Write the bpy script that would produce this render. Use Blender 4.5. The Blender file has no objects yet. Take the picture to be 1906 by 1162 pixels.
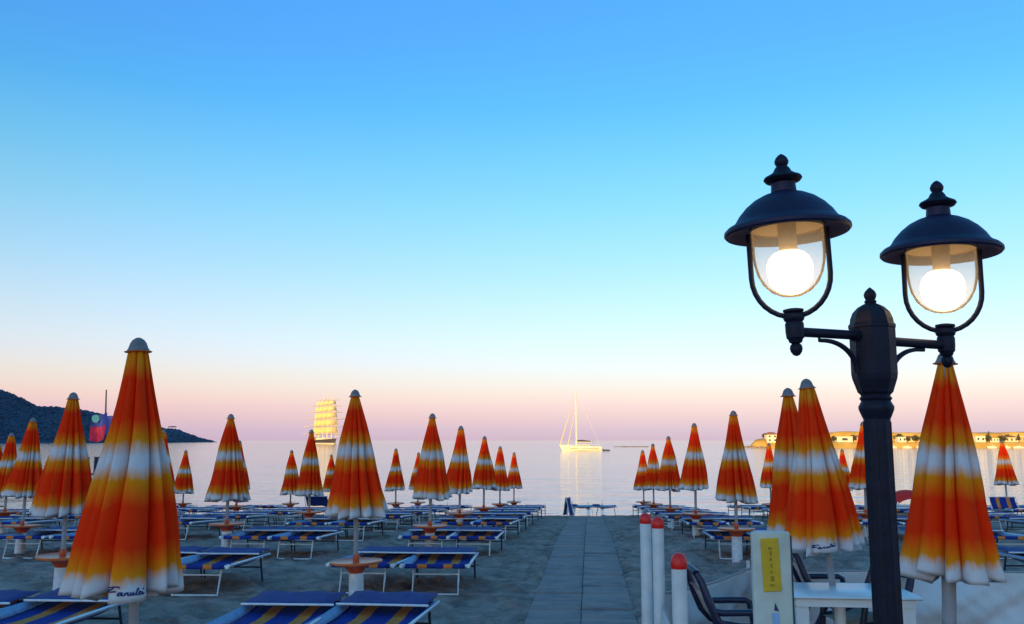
import bpy, math, random
from mathutils import Vector, Matrix, Euler, noise

# ------------------------------------------------------------------ camera, sky, sun, exposure
SC = bpy.context.scene
COL = SC.collection
PI = math.pi
R = math.radians
CAMZ = 1.9
F = 1700.0                       # focal length in photo pixels (1906 wide)
PITCH = math.atan(239 / F)       # horizon sits 239 px under the middle of the picture
cam = bpy.data.cameras.new('camera')
cam_o = bpy.data.objects.new('camera', cam)
COL.objects.link(cam_o)
cam_o.location = (0, 0, CAMZ)
cam_o.rotation_euler = (PI / 2 + PITCH, 0, 0)
cam.sensor_width = 36
cam.lens = 36 * F / 1906
cam.clip_start = 0.05
cam.clip_end = 60000
SC.camera = cam_o

SUN_EL = R(4.0)
SUN_AZ = R(25)                   # behind the camera, 25 degrees towards its left
sun_vec = Vector((-math.sin(SUN_AZ) * math.cos(SUN_EL), -math.cos(SUN_AZ) * math.cos(SUN_EL), math.sin(SUN_EL)))

world = bpy.data.worlds.new('World')
SC.world = world
world.use_nodes = True
wn = world.node_tree
wn.nodes.clear()


def srgb(r, g, b):
    def f(c):
        c /= 255
        return c / 12.92 if c <= 0.04045 else ((c + 0.055) / 1.055) ** 2.4
    return (f(r), f(g), f(b), 1)


w_out = wn.nodes.new('ShaderNodeOutputWorld')
w_bg = wn.nodes.new('ShaderNodeBackground')
w_bg2 = wn.nodes.new('ShaderNodeBackground')
w_add = wn.nodes.new('ShaderNodeAddShader')
w_sky = wn.nodes.new('ShaderNodeTexSky')
w_sky.sky_type = 'NISHITA'
w_sky.sun_disc = False
w_sky.sun_elevation = SUN_EL
w_sky.sun_rotation = math.atan2(sun_vec.x, sun_vec.y)
w_sky.air_density = 1.0
w_sky.dust_density = 0.6
w_sky.ozone_density = 4.2
w_tc = wn.nodes.new('ShaderNodeTexCoord')
w_sep = wn.nodes.new('ShaderNodeSeparateXYZ')
w_ramp = wn.nodes.new('ShaderNodeValToRGB')
wn.links.new(w_tc.outputs['Generated'], w_sep.inputs[0])
wn.links.new(w_sep.outputs['Z'], w_ramp.inputs['Fac'])
wn.links.new(w_ramp.outputs['Color'], w_bg.inputs['Color'])
wn.links.new(w_sky.outputs['Color'], w_bg2.inputs['Color'])
wn.links.new(w_bg.outputs[0], w_add.inputs[0])
wn.links.new(w_bg2.outputs[0], w_add.inputs[1])
wn.links.new(w_add.outputs[0], w_out.inputs['Surface'])
w_bg.inputs['Strength'].default_value = 1.0
w_bg2.inputs['Strength'].default_value = 0.15
# the twilight bands of the evening sky, by height above the horizon
SKY = [(0.0, (0.091, 0.054, 0.139)),
       (0.0116, (0.08, 0.034, 0.129)),
       (0.0231, (0.107, 0.02, 0.096)),
       (0.0348, (0.138, 0.016, 0.071)),
       (0.0464, (0.16, 0.026, 0.042)),
       (0.0581, (0.163, 0.039, 0.031)),
       (0.0697, (0.164, 0.048, 0.02)),
       (0.0814, (0.16, 0.054, 0.026)),
       (0.1048, (0.145, 0.061, 0.015)),
       (0.1398, (0.117, 0.062, 0)),
       (0.1862, (0.078, 0.06, 0)),
       (0.2433, (0.041, 0.058, 0)),
       (0.2988, (0.016, 0.049, 0.015)),
       (0.3524, (0.0, 0.033, 0.039)),
       (0.4036, (0, 0.024, 0.058)),
       (0.452, (0, 0.023, 0.075)),
       (0.7, (0.0, 0.04, 0.06)), (1.0, (0.0, 0.04, 0.06))]
els = w_ramp.color_ramp.elements
while len(els) < len(SKY):
    els.new(0.5)
for e, (p, c) in zip(els, SKY):
    e.position = p
    e.color = (*c, 1)

sun = bpy.data.lights.new('sun', 'SUN')
sun.energy = 2.2
sun.angle = R(0.5)
sun.color = (1.0, 0.60, 0.13)
sun_o = bpy.data.objects.new('sun', sun)
COL.objects.link(sun_o)
sun_o.rotation_euler = sun_vec.to_track_quat('Z', 'Y').to_euler()

vs = SC.view_settings
vs.view_transform = 'Standard'
vs.look = 'None'
vs.exposure = 1.678            # exposed for the shade, well over one stop
vs.gamma = 1.0
SC.cycles.use_denoising = True
SC.cycles.max_bounces = 8
SC.cycles.transparent_max_bounces = 12
SC.cycles.sample_clamp_indirect = 6
SC.cycles.caustics_reflective = False
SC.cycles.caustics_refractive = False

rnd = random.Random(11)


# ------------------------------------------------------------------ helpers
def zpx(py, D):
    """height of a point at depth D that shows at photo row py"""
    return CAMZ + D * math.tan(PITCH + math.atan((581 - py) / F))


def xpx(px, D, z):
    return (px - 953) / F * (D * math.cos(PITCH) + (z - CAMZ) * math.sin(PITCH))


def at(px, py, D):
    z = zpx(py, D)
    return Vector((xpx(px, D, z), D, z))


PROFILE = [(-400, 0.5), (-60, 0.1), (0, 0), (11, -0.02), (16.4, -0.12), (21.3, -0.26), (26, -0.48), (32.4, -0.80),
           (36.5, -1.02), (39, -1.22), (49, -2.55), (60, -3.6), (90, -4.5), (400, -5)]
SEA = -2.6


def G(y):
    p = PROFILE
    if y <= p[0][0]:
        return p[0][1]
    for (a, za), (b, zb) in zip(p, p[1:]):
        if y <= b:
            return za + (zb - za) * (y - a) / (b - a)
    return p[-1][1]


def tag(o, label=None, cat=None, group=None, kind=None):
    if label:
        o['label'] = label
    if cat:
        o['category'] = cat
    if group:
        o['group'] = group
    if kind:
        o['kind'] = kind
    return o


def empty(name, loc=(0, 0, 0), rz=0):
    o = bpy.data.objects.new(name, None)
    o.empty_display_size = 0.1
    o.location = loc
    o.rotation_euler = (0, 0, rz)
    COL.objects.link(o)
    return o


def copy_tree(o, parent=None):
    c = o.copy()
    COL.objects.link(c)
    c.parent = parent
    for ch in list(o.children):
        copy_tree(ch, c)
    return c


class MB:
    def __init__(self):
        self.v, self.f, self.uv = [], [], {}

    def add(self, vs_, fs):
        n = len(self.v)
        self.v += [tuple(p) for p in vs_]
        self.f += [tuple(i + n for i in f) for f in fs]
        return n

    def box(self, c, s, rot=None, taper=1.0):
        c = Vector(c)
        h = [x / 2 for x in s]
        pts = []
        for z in (-1, 1):
            k = taper if z > 0 else 1.0
            for x, y in ((-1, -1), (1, -1), (1, 1), (-1, 1)):
                p = Vector((x * h[0] * k, y * h[1] * k, z * h[2]))
                if rot is not None:
                    p = rot @ p
                pts.append(c + p)
        self.add(pts, [(3, 2, 1, 0), (4, 5, 6, 7), (0, 1, 5, 4), (1, 2, 6, 5), (2, 3, 7, 6), (3, 0, 4, 7)])
        return self

    def bbox(self, c, s, b=0.01, rot=None):
        """box with chamfered upright and top edges"""
        c = Vector(c)
        hx, hy, hz = s[0] / 2, s[1] / 2, s[2] / 2
        rings = []
        for z, k in ((-hz, b), (-hz + b, 0), (hz - b, 0), (hz, b)):
            x, y = hx - k, hy - k
            bb = b
            ring = [(-x + bb, -y), (x - bb, -y), (x, -y + bb), (x, y - bb), (x - bb, y), (-x + bb, y), (-x, y - bb), (-x, -y + bb)]
            rings.append([Vector((p[0], p[1], z)) for p in ring])
        pts = [q for r_ in rings for q in r_]
        if rot is not None:
            pts = [rot @ q for q in pts]
        fs = [tuple(range(7, -1, -1)), tuple(range(24, 32))]
        for k in range(3):
            for i in range(8):
                j = (i + 1) % 8
                fs.append((k * 8 + i, k * 8 + j, k * 8 + 8 + j, k * 8 + 8 + i))
        self.add([c + q for q in pts], fs)
        return self

    def tube(self, pts, r, n=8, caps=True):
        pts = [Vector(p) for p in pts]
        m = len(pts)
        rs = r if isinstance(r, (list, tuple)) else [r] * m
        allv, a = [], None
        for i, p in enumerate(pts):
            t = (pts[min(i + 1, m - 1)] - pts[max(i - 1, 0)]).normalized()
            a = t.orthogonal() if a is None else a - t * a.dot(t)
            if a.length < 1e-6:
                a = t.orthogonal()
            a.normalize()
            b = t.cross(a)
            for k in range(n):
                q = 2 * PI * k / n
                allv.append(p + a * (math.cos(q) * rs[i]) + b * (math.sin(q) * rs[i]))
        fs = []
        for i in range(m - 1):
            for k in range(n):
                j = (k + 1) % n
                fs.append((i * n + k, i * n + j, (i + 1) * n + j, (i + 1) * n + k))
        if caps:
            fs.append(tuple(range(n - 1, -1, -1)))
            fs.append(tuple((m - 1) * n + k for k in range(n)))
        self.add(allv, fs)
        return self

    def lathe(self, prof, n=24, c=(0, 0, 0), cap=True, ph=0.0):
        c = Vector(c)
        vs_, fs = [], []
        for r_, z in prof:
            for k in range(n):
                q = 2 * PI * k / n + ph
                vs_.append(c + Vector((r_ * math.cos(q), r_ * math.sin(q), z)))
        for i in range(len(prof) - 1):
            for k in range(n):
                j = (k + 1) % n
                fs.append((i * n + k, i * n + j, (i + 1) * n + j, (i + 1) * n + k))
        if cap:
            if prof[0][0] > 1e-4:
                fs.append(tuple(range(n - 1, -1, -1)))
            if prof[-1][0] > 1e-4:
                fs.append(tuple((len(prof) - 1) * n + k for k in range(n)))
        self.add(vs_, fs)
        return self

    def sheet(self, rows, thick=0.0):
        """grid of points (list of rows); doubled to a thin slab along its normals when thick"""
        nr, nc = len(rows), len(rows[0])
        idx = lambda i, j: i * nc + j
        base = [Vector(p) for r_ in rows for p in r_]
        fs = [(idx(i, j), idx(i, j + 1), idx(i + 1, j + 1), idx(i + 1, j)) for i in range(nr - 1) for j in range(nc - 1)]
        if not thick:
            self.add(base, fs)
            return self
        nor = []
        for i in range(nr):
            for j in range(nc):
                a = base[idx(min(i + 1, nr - 1), j)] - base[idx(max(i - 1, 0), j)]
                b = base[idx(i, min(j + 1, nc - 1))] - base[idx(i, max(j - 1, 0))]
                nn = b.cross(a)
                nor.append(nn.normalized() if nn.length > 1e-9 else Vector((0, 0, 1)))
        N = nr * nc
        allv = base + [p - q * thick for p, q in zip(base, nor)]
        fs2 = fs + [tuple(k + N for k in reversed(f)) for f in fs]
        rim = [idx(0, j) for j in range(nc)] + [idx(i, nc - 1) for i in range(1, nr)] + \
              [idx(nr - 1, j) for j in range(nc - 2, -1, -1)] + [idx(i, 0) for i in range(nr - 2, 0, -1)]
        for a, b in zip(rim, rim[1:] + rim[:1]):
            fs2.append((b, a, a + N, b + N))
        self.add(allv, fs2)
        return self

    def mesh(self, name, m, smooth=False, fix=True):
        me = bpy.data.meshes.new(name)
        me.from_pydata(self.v, [], self.f)
        if fix:
            import bmesh
            bm = bmesh.new()
            bm.from_mesh(me)
            bmesh.ops.recalc_face_normals(bm, faces=bm.faces)
            bm.to_mesh(me)
            bm.free()
        me.materials.append(m)
        if smooth:
            me.polygons.foreach_set('use_smooth', [True] * len(me.polygons))
            if smooth == 'auto':
                me.set_sharp_from_angle(angle=R(38))
        me.update()
        return me

    def build(self, name, m, parent=None, smooth='auto', fix=True):
        o = bpy.data.objects.new(name, self.mesh(name, m, smooth, fix))
        COL.objects.link(o)
        if parent is not None:
            o.parent = parent
        return o


# ------------------------------------------------------------------ materials
def mat(name):
    m = bpy.data.materials.new(name)
    m.use_nodes = True
    nt = m.node_tree
    return m, nt, nt.nodes['Principled BSDF']


def simple(name, col, rough=0.6, metal=0.0, var=0.12, scale=8.0, bump=0.0, bscale=60.0, coat=0.0, spec=None):
    m, nt, b = mat(name)
    N, L = nt.nodes, nt.links
    tc = N.new('ShaderNodeTexCoord')
    nz = N.new('ShaderNodeTexNoise')
    nz.inputs['Scale'].default_value = scale
    nz.inputs['Detail'].default_value = 5
    L.new(tc.outputs['Object'], nz.inputs['Vector'])
    rp = N.new('ShaderNodeValToRGB')
    rp.color_ramp.elements[0].position = 0.3
    rp.color_ramp.elements[1].position = 0.7
    c = Vector(col[:3])
    rp.color_ramp.elements[0].color = (*(c * (1 - var)), 1)
    rp.color_ramp.elements[1].color = (*[min(1, x) for x in c * (1 + var)], 1)
    L.new(nz.outputs['Fac'], rp.inputs['Fac'])
    L.new(rp.outputs['Color'], b.inputs['Base Color'])
    b.inputs['Roughness'].default_value = rough
    b.inputs['Metallic'].default_value = metal
    if spec is not None:
        b.inputs['Specular IOR Level'].default_value = spec
    b.inputs['Coat Weight'].default_value = coat
    if bump:
        n2 = N.new('ShaderNodeTexNoise')
        n2.inputs['Scale'].default_value = bscale
        n2.inputs['Detail'].default_value = 4
        L.new(tc.outputs['Object'], n2.inputs['Vector'])
        bp = N.new('ShaderNodeBump')
        bp.inputs['Strength'].default_value = bump
        bp.inputs['Distance'].default_value = 0.01
        L.new(n2.outputs['Fac'], bp.inputs['Height'])
        L.new(bp.outputs['Normal'], b.inputs['Normal'])
    return m


M = {}
M['white_metal'] = simple('white_painted_metal', (0.72, 0.73, 0.74), 0.4, var=0.08, scale=20)
M['grey_metal'] = simple('grey_metal', (0.30, 0.31, 0.33), 0.4, 0.3, var=0.15, scale=20)
M['dark_leg'] = simple('dark_leg', (0.03, 0.035, 0.06), 0.5)
M['pole_white'] = simple('pole_white', (0.30, 0.30, 0.32), 0.45, var=0.12, scale=15)
M['base_white'] = simple('base_white_plastic', (0.62, 0.62, 0.63), 0.5, var=0.15, scale=9)
M['table_orange'] = simple('table_orange_plastic', (0.72, 0.15, 0.035), 0.38, var=0.12, scale=6)
M['hub_red'] = simple('hub_red_plastic', (0.55, 0.07, 0.02), 0.4, var=0.1, scale=9)
M['cap_grey'] = simple('cap_grey', (0.17, 0.165, 0.18), 0.7, var=0.15, scale=25, bump=0.2)
M['sling_band'] = simple('sling_band_pale_blue', (0.20, 0.32, 0.50), 0.7, var=0.2, scale=30, bump=0.3, bscale=120)
M['shade_blue'] = simple('shade_blue_cloth', (0.012, 0.028, 0.17), 0.75, var=0.2, scale=7, bump=0.3, bscale=150)
M['iron'] = simple('lamp_iron', (0.006, 0.007, 0.022), 0.55, 0.0, var=0.4, scale=18, bump=0.25, bscale=90, spec=0.28)
M['hat'] = simple('lamp_hat_iron', (0.012, 0.008, 0.042), 0.5, 0.0, var=0.35, scale=14, bump=0.2, bscale=70, spec=0.35)
M['reflector'] = simple('lamp_reflector', (0.42, 0.31, 0.18), 0.5, var=0.15, scale=12)
M['post_white'] = simple('post_white_plastic', (0.66, 0.67, 0.66), 0.45, var=0.13, scale=6, bump=0.15, bscale=40)
M['cap_red'] = simple('cap_red_plastic', (0.80, 0.014, 0.008), 0.4, var=0.1, scale=20)
M['tarp'] = simple('windbreak_canvas', (0.66, 0.68, 0.69), 0.75, var=0.10, scale=3, bump=0.35, bscale=25)
M['navy'] = simple('navy_plastic', (0.010, 0.013, 0.045), 0.35, var=0.25, scale=12)
M['beige'] = simple('beige_sling', (0.50, 0.42, 0.36), 0.8, var=0.12, scale=14, bump=0.3, bscale=140)
M['plastic_white'] = simple('white_plastic', (0.74, 0.76, 0.76), 0.35, var=0.06, scale=7)
M['board_white'] = simple('board_white', (0.60, 0.64, 0.56), 0.5, var=0.12, scale=9, bump=0.1)
M['plate_yellow'] = simple('plate_yellow', (0.68, 0.43, 0.015), 0.5, var=0.12, scale=18)
M['print_ochre'] = simple('print_ochre', (0.40, 0.22, 0.01), 0.6)
M['print_navy'] = simple('print_navy', (0.03, 0.03, 0.13), 0.6)
M['print_blue'] = simple('print_pale_blue', (0.30, 0.48, 0.75), 0.6)
M['ink'] = simple('ink_blue', (0.015, 0.03, 0.14), 0.7)
M['hull_white'] = simple('hull_white', (0.78, 0.76, 0.70), 0.4, var=0.05, scale=0.5)
M['hull_dark'] = simple('hull_dark', (0.06, 0.05, 0.07), 0.5, var=0.2, scale=0.3)
M['wood'] = simple('deck_wood', (0.30, 0.17, 0.08), 0.6, var=0.2, scale=2)
M['sail'] = simple('sail_cloth', (0.80, 0.62, 0.30), 0.8, var=0.08, scale=0.4)
M['spar'] = simple('spar_white', (0.75, 0.70, 0.62), 0.5, var=0.05, scale=1)
M['red_boat'] = simple('red_boat_shell', (0.80, 0.016, 0.008), 0.75, var=0.1, scale=3)
M['rock'] = simple('rock', (0.30, 0.22, 0.16), 0.9, var=0.35, scale=0.25, bump=0.6, bscale=1.5)
M['flag_pink'] = simple('flag_pink', (0.50, 0.03, 0.10), 0.8, var=0.2, scale=5)
M['flag_blue'] = simple('flag_blue', (0.05, 0.08, 0.40), 0.8, var=0.2, scale=5)
M['flag_teal'] = simple('flag_teal', (0.06, 0.30, 0.42), 0.8, var=0.2, scale=5)
M['stucco'] = [simple('stucco_%s' % k, c, 0.85, var=0.1, scale=0.6) for k, c in
               (('cream', (0.66, 0.58, 0.44)), ('white', (0.74, 0.70, 0.62)), ('ochre', (0.55, 0.38, 0.18)), ('pink', (0.58, 0.36, 0.28)))]
M['roof'] = simple('roof_tile', (0.34, 0.14, 0.07), 0.85, var=0.25, scale=1.5)
M['window'] = simple('window_dark', (0.06, 0.06, 0.07), 0.25, var=0.2, scale=2)
M['leaf'] = simple('coast_leaf', (0.075, 0.075, 0.03), 0.8, var=0.5, scale=0.6)
M['bark'] = simple('bark', (0.10, 0.07, 0.05), 0.9, var=0.3, scale=2)
M['wood_far'] = simple('headland_leaf_haze_blue', (0.055, 0.086, 0.130), 0.95, var=0.28, scale=0.03, spec=0.1)  # leaf colour shifted to blue, standing in for distance haze


def mat_sand():
    m, nt, b = mat('sand')
    N, L = nt.nodes, nt.links
    tc = N.new('ShaderNodeTexCoord')
    n1 = N.new('ShaderNodeTexNoise'); n1.inputs['Scale'].default_value = 2.6; n1.inputs['Detail'].default_value = 8
    n1.inputs['Roughness'].default_value = 0.62
    n2 = N.new('ShaderNodeTexNoise'); n2.inputs['Scale'].default_value = 140; n2.inputs['Detail'].default_value = 3
    n3 = N.new('ShaderNodeTexNoise'); n3.inputs['Scale'].default_value = 7; n3.inputs['Detail'].default_value = 6
    for n in (n1, n2, n3):
        L.new(tc.outputs['Object'], n.inputs['Vector'])
    r1 = N.new('ShaderNodeValToRGB')
    r1.color_ramp.elements[0].position, r1.color_ramp.elements[1].position = 0.36, 0.64
    r1.color_ramp.elements[0].color = (0.24, 0.150, 0.125, 1)
    r1.color_ramp.elements[1].color = (0.50, 0.325, 0.275, 1)
    L.new(n1.outputs['Fac'], r1.inputs['Fac'])
    r2 = N.new('ShaderNodeValToRGB')
    r2.color_ramp.elements[0].position, r2.color_ramp.elements[1].position = 0.35, 0.65
    r2.color_ramp.elements[0].color = (0.72, 0.72, 0.72, 1)
    r2.color_ramp.elements[1].color = (1.18, 1.16, 1.12, 1)
    L.new(n2.outputs['Fac'], r2.inputs['Fac'])
    mx = N.new('ShaderNodeMix'); mx.data_type = 'RGBA'; mx.blend_type = 'MULTIPLY'
    mx.inputs[0].default_value = 1
    L.new(r1.outputs['Color'], mx.inputs[6]); L.new(r2.outputs['Color'], mx.inputs[7])
    L.new(mx.outputs[2], b.inputs['Base Color'])
    b.inputs['Roughness'].default_value = 0.92
    b.inputs['Specular IOR Level'].default_value = 0.2
    bp = N.new('ShaderNodeBump'); bp.inputs['Strength'].default_value = 1.0; bp.inputs['Distance'].default_value = 0.09
    L.new(n3.outputs['Fac'], bp.inputs['Height'])
    bp2 = N.new('ShaderNodeBump'); bp2.inputs['Strength'].default_value = 0.5; bp2.inputs['Distance'].default_value = 0.006
    L.new(n2.outputs['Fac'], bp2.inputs['Height']); L.new(bp.outputs['Normal'], bp2.inputs['Normal'])
    L.new(bp2.outputs['Normal'], b.inputs['Normal'])
    return m


def mat_sea():
    m, nt, b = mat('sea_water')
    N, L = nt.nodes, nt.links
    b.inputs['Base Color'].default_value = (0.04, 0.09, 0.14, 1)
    b.inputs['Roughness'].default_value = 0.07
    b.inputs['IOR'].default_value = 1.33
    tc = N.new('ShaderNodeTexCoord')
    prev = None
    for sx, sy, strength, dist in ((0.35, 1.1, 0.6, 0.14), (0.06, 0.22, 0.55, 0.45), (1.4, 3.5, 0.5, 0.035)):
        mp = N.new('ShaderNodeMapping'); mp.inputs['Scale'].default_value = (sx, sy, 1)
        mp.inputs['Rotation'].default_value = (0, 0, R(6))
        L.new(tc.outputs['Object'], mp.inputs['Vector'])
        nz = N.new('ShaderNodeTexNoise'); nz.inputs['Scale'].default_value = 1.0; nz.inputs['Detail'].default_value = 3
        L.new(mp.outputs['Vector'], nz.inputs['Vector'])
        bp = N.new('ShaderNodeBump'); bp.inputs['Strength'].default_value = strength; bp.inputs['Distance'].default_value = dist
        L.new(nz.outputs['Fac'], bp.inputs['Height'])
        if prev:
            L.new(prev.outputs['Normal'], bp.inputs['Normal'])
        prev = bp
    L.new(prev.outputs['Normal'], b.inputs['Normal'])
    return m


def mat_canopy():
    m, nt, b = mat('umbrella_cloth')
    N, L = nt.nodes, nt.links
    uv = N.new('ShaderNodeUVMap'); uv.uv_map = 'band'
    sp = N.new('ShaderNodeSeparateXYZ'); L.new(uv.outputs['UV'], sp.inputs[0])
    tc = N.new('ShaderNodeTexCoord')
    nz = N.new('ShaderNodeTexNoise'); nz.inputs['Scale'].default_value = 7; nz.inputs['Detail'].default_value = 5
    m0 = N.new('ShaderNodeMapping'); m0.inputs['Scale'].default_value = (2.4, 2.4, 0.22)
    L.new(tc.outputs['Object'], m0.inputs['Vector']); L.new(m0.outputs['Vector'], nz.inputs['Vector'])
    ma = N.new('ShaderNodeMath'); ma.operation = 'MULTIPLY_ADD'
    ma.inputs[1].default_value = 0.10; L.new(nz.outputs['Fac'], ma.inputs[0]); L.new(sp.outputs['Y'], ma.inputs[2])
    rp = N.new('ShaderNodeValToRGB')
    rp.color_ramp.interpolation = 'LINEAR'
    white, yel, red, org = (0.70, 0.655, 0.66, 1), (0.88, 0.275, 0.008, 1), (0.95, 0.040, 0.005, 1), (0.95, 0.15, 0.007, 1)
    st = [(0.0, (0.80, 0.26, 0.012, 1)), (0.055, (0.84, 0.24, 0.012, 1)), (0.12, red), (0.285, red), (0.34, org), (0.385, yel),
          (0.445, white), (0.48, white), (0.54, yel), (0.595, org), (0.645, red), (0.80, red), (0.86, org), (0.905, yel), (0.96, white), (1.0, white)]
    e = rp.color_ramp.elements
    while len(e) < len(st):
        e.new(0.5)
    for k, (p, c) in zip(e, st):
        k.position = min(1, p + 0.05); k.color = c
    L.new(ma.outputs[0], rp.inputs['Fac'])
    oi = N.new('ShaderNodeObjectInfo')
    hs = N.new('ShaderNodeHueSaturation')
    mr = N.new('ShaderNodeMapRange'); mr.inputs['To Min'].default_value = 0.95; mr.inputs['To Max'].default_value = 1.05
    L.new(oi.outputs['Random'], mr.inputs['Value']); L.new(mr.outputs['Result'], hs.inputs['Value'])
    L.new(rp.outputs['Color'], hs.inputs['Color'])
    L.new(hs.outputs['Color'], b.inputs['Base Color'])
    b.inputs['Roughness'].default_value = 0.9
    b.inputs['Specular IOR Level'].default_value = 0.06
    n2 = N.new('ShaderNodeTexNoise'); n2.inputs['Scale'].default_value = 32; n2.inputs['Detail'].default_value = 4
    mp = N.new('ShaderNodeMapping'); mp.inputs['Scale'].default_value = (1, 1, 0.25)
    L.new(tc.outputs['Object'], mp.inputs['Vector']); L.new(mp.outputs['Vector'], n2.inputs['Vector'])
    bp = N.new('ShaderNodeBump'); bp.inputs['Strength'].default_value = 0.25; bp.inputs['Distance'].default_value = 0.01
    L.new(n2.outputs['Fac'], bp.inputs['Height']); L.new(bp.outputs['Normal'], b.inputs['Normal'])
    tr = N.new('ShaderNodeBsdfTranslucent'); L.new(hs.outputs['Color'], tr.inputs['Color'])
    mx = N.new('ShaderNodeMixShader'); mx.inputs[0].default_value = 0.03
    L.new(b.outputs[0], mx.inputs[1]); L.new(tr.outputs[0], mx.inputs[2])
    L.new(mx.outputs[0], nt.nodes['Material Output'].inputs['Surface'])
    return m


def mat_sling():
    """royal blue lounger cloth with two woven orange stripes along its length"""
    m, nt, b = mat('lounger_cloth')
    N, L = nt.nodes, nt.links
    tc = N.new('ShaderNodeTexCoord')
    nz = N.new('ShaderNodeTexNoise'); nz.inputs['Scale'].default_value = 3.0
    L.new(tc.outputs['Object'], nz.inputs['Vector'])
    sp = N.new('ShaderNodeSeparateXYZ'); L.new(tc.outputs['Object'], sp.inputs[0])
    ma = N.new('ShaderNodeMath'); ma.operation = 'MULTIPLY_ADD'; ma.inputs[1].default_value = 0.05
    L.new(nz.outputs['Fac'], ma.inputs[0]); L.new(sp.outputs['X'], ma.inputs[2])
    mr = N.new('ShaderNodeMapRange'); mr.inputs['From Min'].default_value = -0.475; mr.inputs['From Max'].default_value = 0.525
    L.new(ma.outputs[0], mr.inputs['Value'])
    rp = N.new('ShaderNodeValToRGB'); rp.color_ramp.interpolation = 'CONSTANT'
    blue, orange = (0.014, 0.036, 0.24, 1), (0.74, 0.22, 0.05, 1)
    st = [(0, blue), (0.27, orange), (0.39, blue), (0.61, orange), (0.73, blue)]
    e = rp.color_ramp.elements
    while len(e) < len(st):
        e.new(0.5)
    for k, (p, c) in zip(e, st):
        k.position = p; k.color = c
    L.new(mr.outputs['Result'], rp.inputs['Fac'])
    n2 = N.new('ShaderNodeTexNoise'); n2.inputs['Scale'].default_value = 11; n2.inputs['Detail'].default_value = 5
    L.new(tc.outputs['Object'], n2.inputs['Vector'])
    hs = N.new('ShaderNodeHueSaturation')
    m2 = N.new('ShaderNodeMapRange'); m2.inputs['To Min'].default_value = 0.65; m2.inputs['To Max'].default_value = 1.25
    L.new(n2.outputs['Fac'], m2.inputs['Value']); L.new(m2.outputs['Result'], hs.inputs['Value'])
    L.new(rp.outputs['Color'], hs.inputs['Color']); L.new(hs.outputs['Color'], b.inputs['Base Color'])
    b.inputs['Roughness'].default_value = 0.8
    b.inputs['Specular IOR Level'].default_value = 0.2
    return m


def mat_glass():
    m, nt, b = mat('lamp_glass')
    N, L = nt.nodes, nt.links
    out = nt.nodes['Material Output']
    tr = N.new('ShaderNodeBsdfTransparent'); tr.inputs['Color'].default_value = (0.97, 0.96, 0.94, 1)
    gl = N.new('ShaderNodeBsdfGlossy'); gl.inputs['Roughness'].default_value = 0.06
    df = N.new('ShaderNodeBsdfTranslucent'); df.inputs['Color'].default_value = (0.98, 0.86, 0.66, 1)
    d2 = N.new('ShaderNodeBsdfDiffuse'); d2.inputs['Color'].default_value = (0.9, 0.85, 0.78, 1)
    lw = N.new('ShaderNodeLayerWeight'); lw.inputs['Blend'].default_value = 0.07
    a = N.new('ShaderNodeMixShader'); a.inputs[0].default_value = 0.25
    c = N.new('ShaderNodeMixShader'); c.inputs[0].default_value = 0.4
    L.new(df.outputs[0], c.inputs[1]); L.new(d2.outputs[0], c.inputs[2])
    L.new(tr.outputs[0], a.inputs[1]); L.new(c.outputs[0], a.inputs[2])
    e = N.new('ShaderNodeMixShader')
    L.new(lw.outputs['Fresnel'], e.inputs[0]); L.new(a.outputs[0], e.inputs[1]); L.new(gl.outputs[0], e.inputs[2])
    L.new(e.outputs[0], out.inputs['Surface'])
    return m


def mat_bulb():
    m, nt, b = mat('lit_globe')
    b.inputs['Base Color'].default_value = (0.9, 0.9, 0.88, 1)
    b.inputs['Emission Color'].default_value = (1.0, 0.69, 0.34, 1)
    b.inputs['Emission Strength'].default_value = 1.35
    return m


def mat_concrete():
    m = simple('path_concrete', (0.22, 0.175, 0.18), 0.85, var=0.25, scale=2.5, bump=0.4, bscale=70)
    nt = m.node_tree
    N, L = nt.nodes, nt.links
    b = N['Principled BSDF']
    src = b.inputs['Base Color'].links[0].from_socket
    oi = N.new('ShaderNodeObjectInfo')
    hs = N.new('ShaderNodeHueSaturation')
    mr = N.new('ShaderNodeMapRange'); mr.inputs['To Min'].default_value = 0.78; mr.inputs['To Max'].default_value = 1.2
    L.new(oi.outputs['Random'], mr.inputs['Value']); L.new(mr.outputs['Result'], hs.inputs['Value'])
    L.new(src, hs.inputs['Color'])
    ge = N.new('ShaderNodeNewGeometry')
    nz = N.new('ShaderNodeTexNoise'); nz.inputs['Scale'].default_value = 2.6; nz.inputs['Detail'].default_value = 7
    nz.inputs['Roughness'].default_value = 0.7
    L.new(ge.outputs['Position'], nz.inputs['Vector'])
    rp = N.new('ShaderNodeValToRGB'); rp.color_ramp.elements[0].position = 0.38; rp.color_ramp.elements[1].position = 0.56
    L.new(nz.outputs['Fac'], rp.inputs['Fac'])
    mx = N.new('ShaderNodeMix'); mx.data_type = 'RGBA'
    L.new(rp.outputs['Color'], mx.inputs[0]); L.new(hs.outputs['Color'], mx.inputs[6])
    mx.inputs[7].default_value = (0.34, 0.222, 0.19, 1)
    L.new(mx.outputs[2], b.inputs['Base Color'])
    return m


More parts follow.
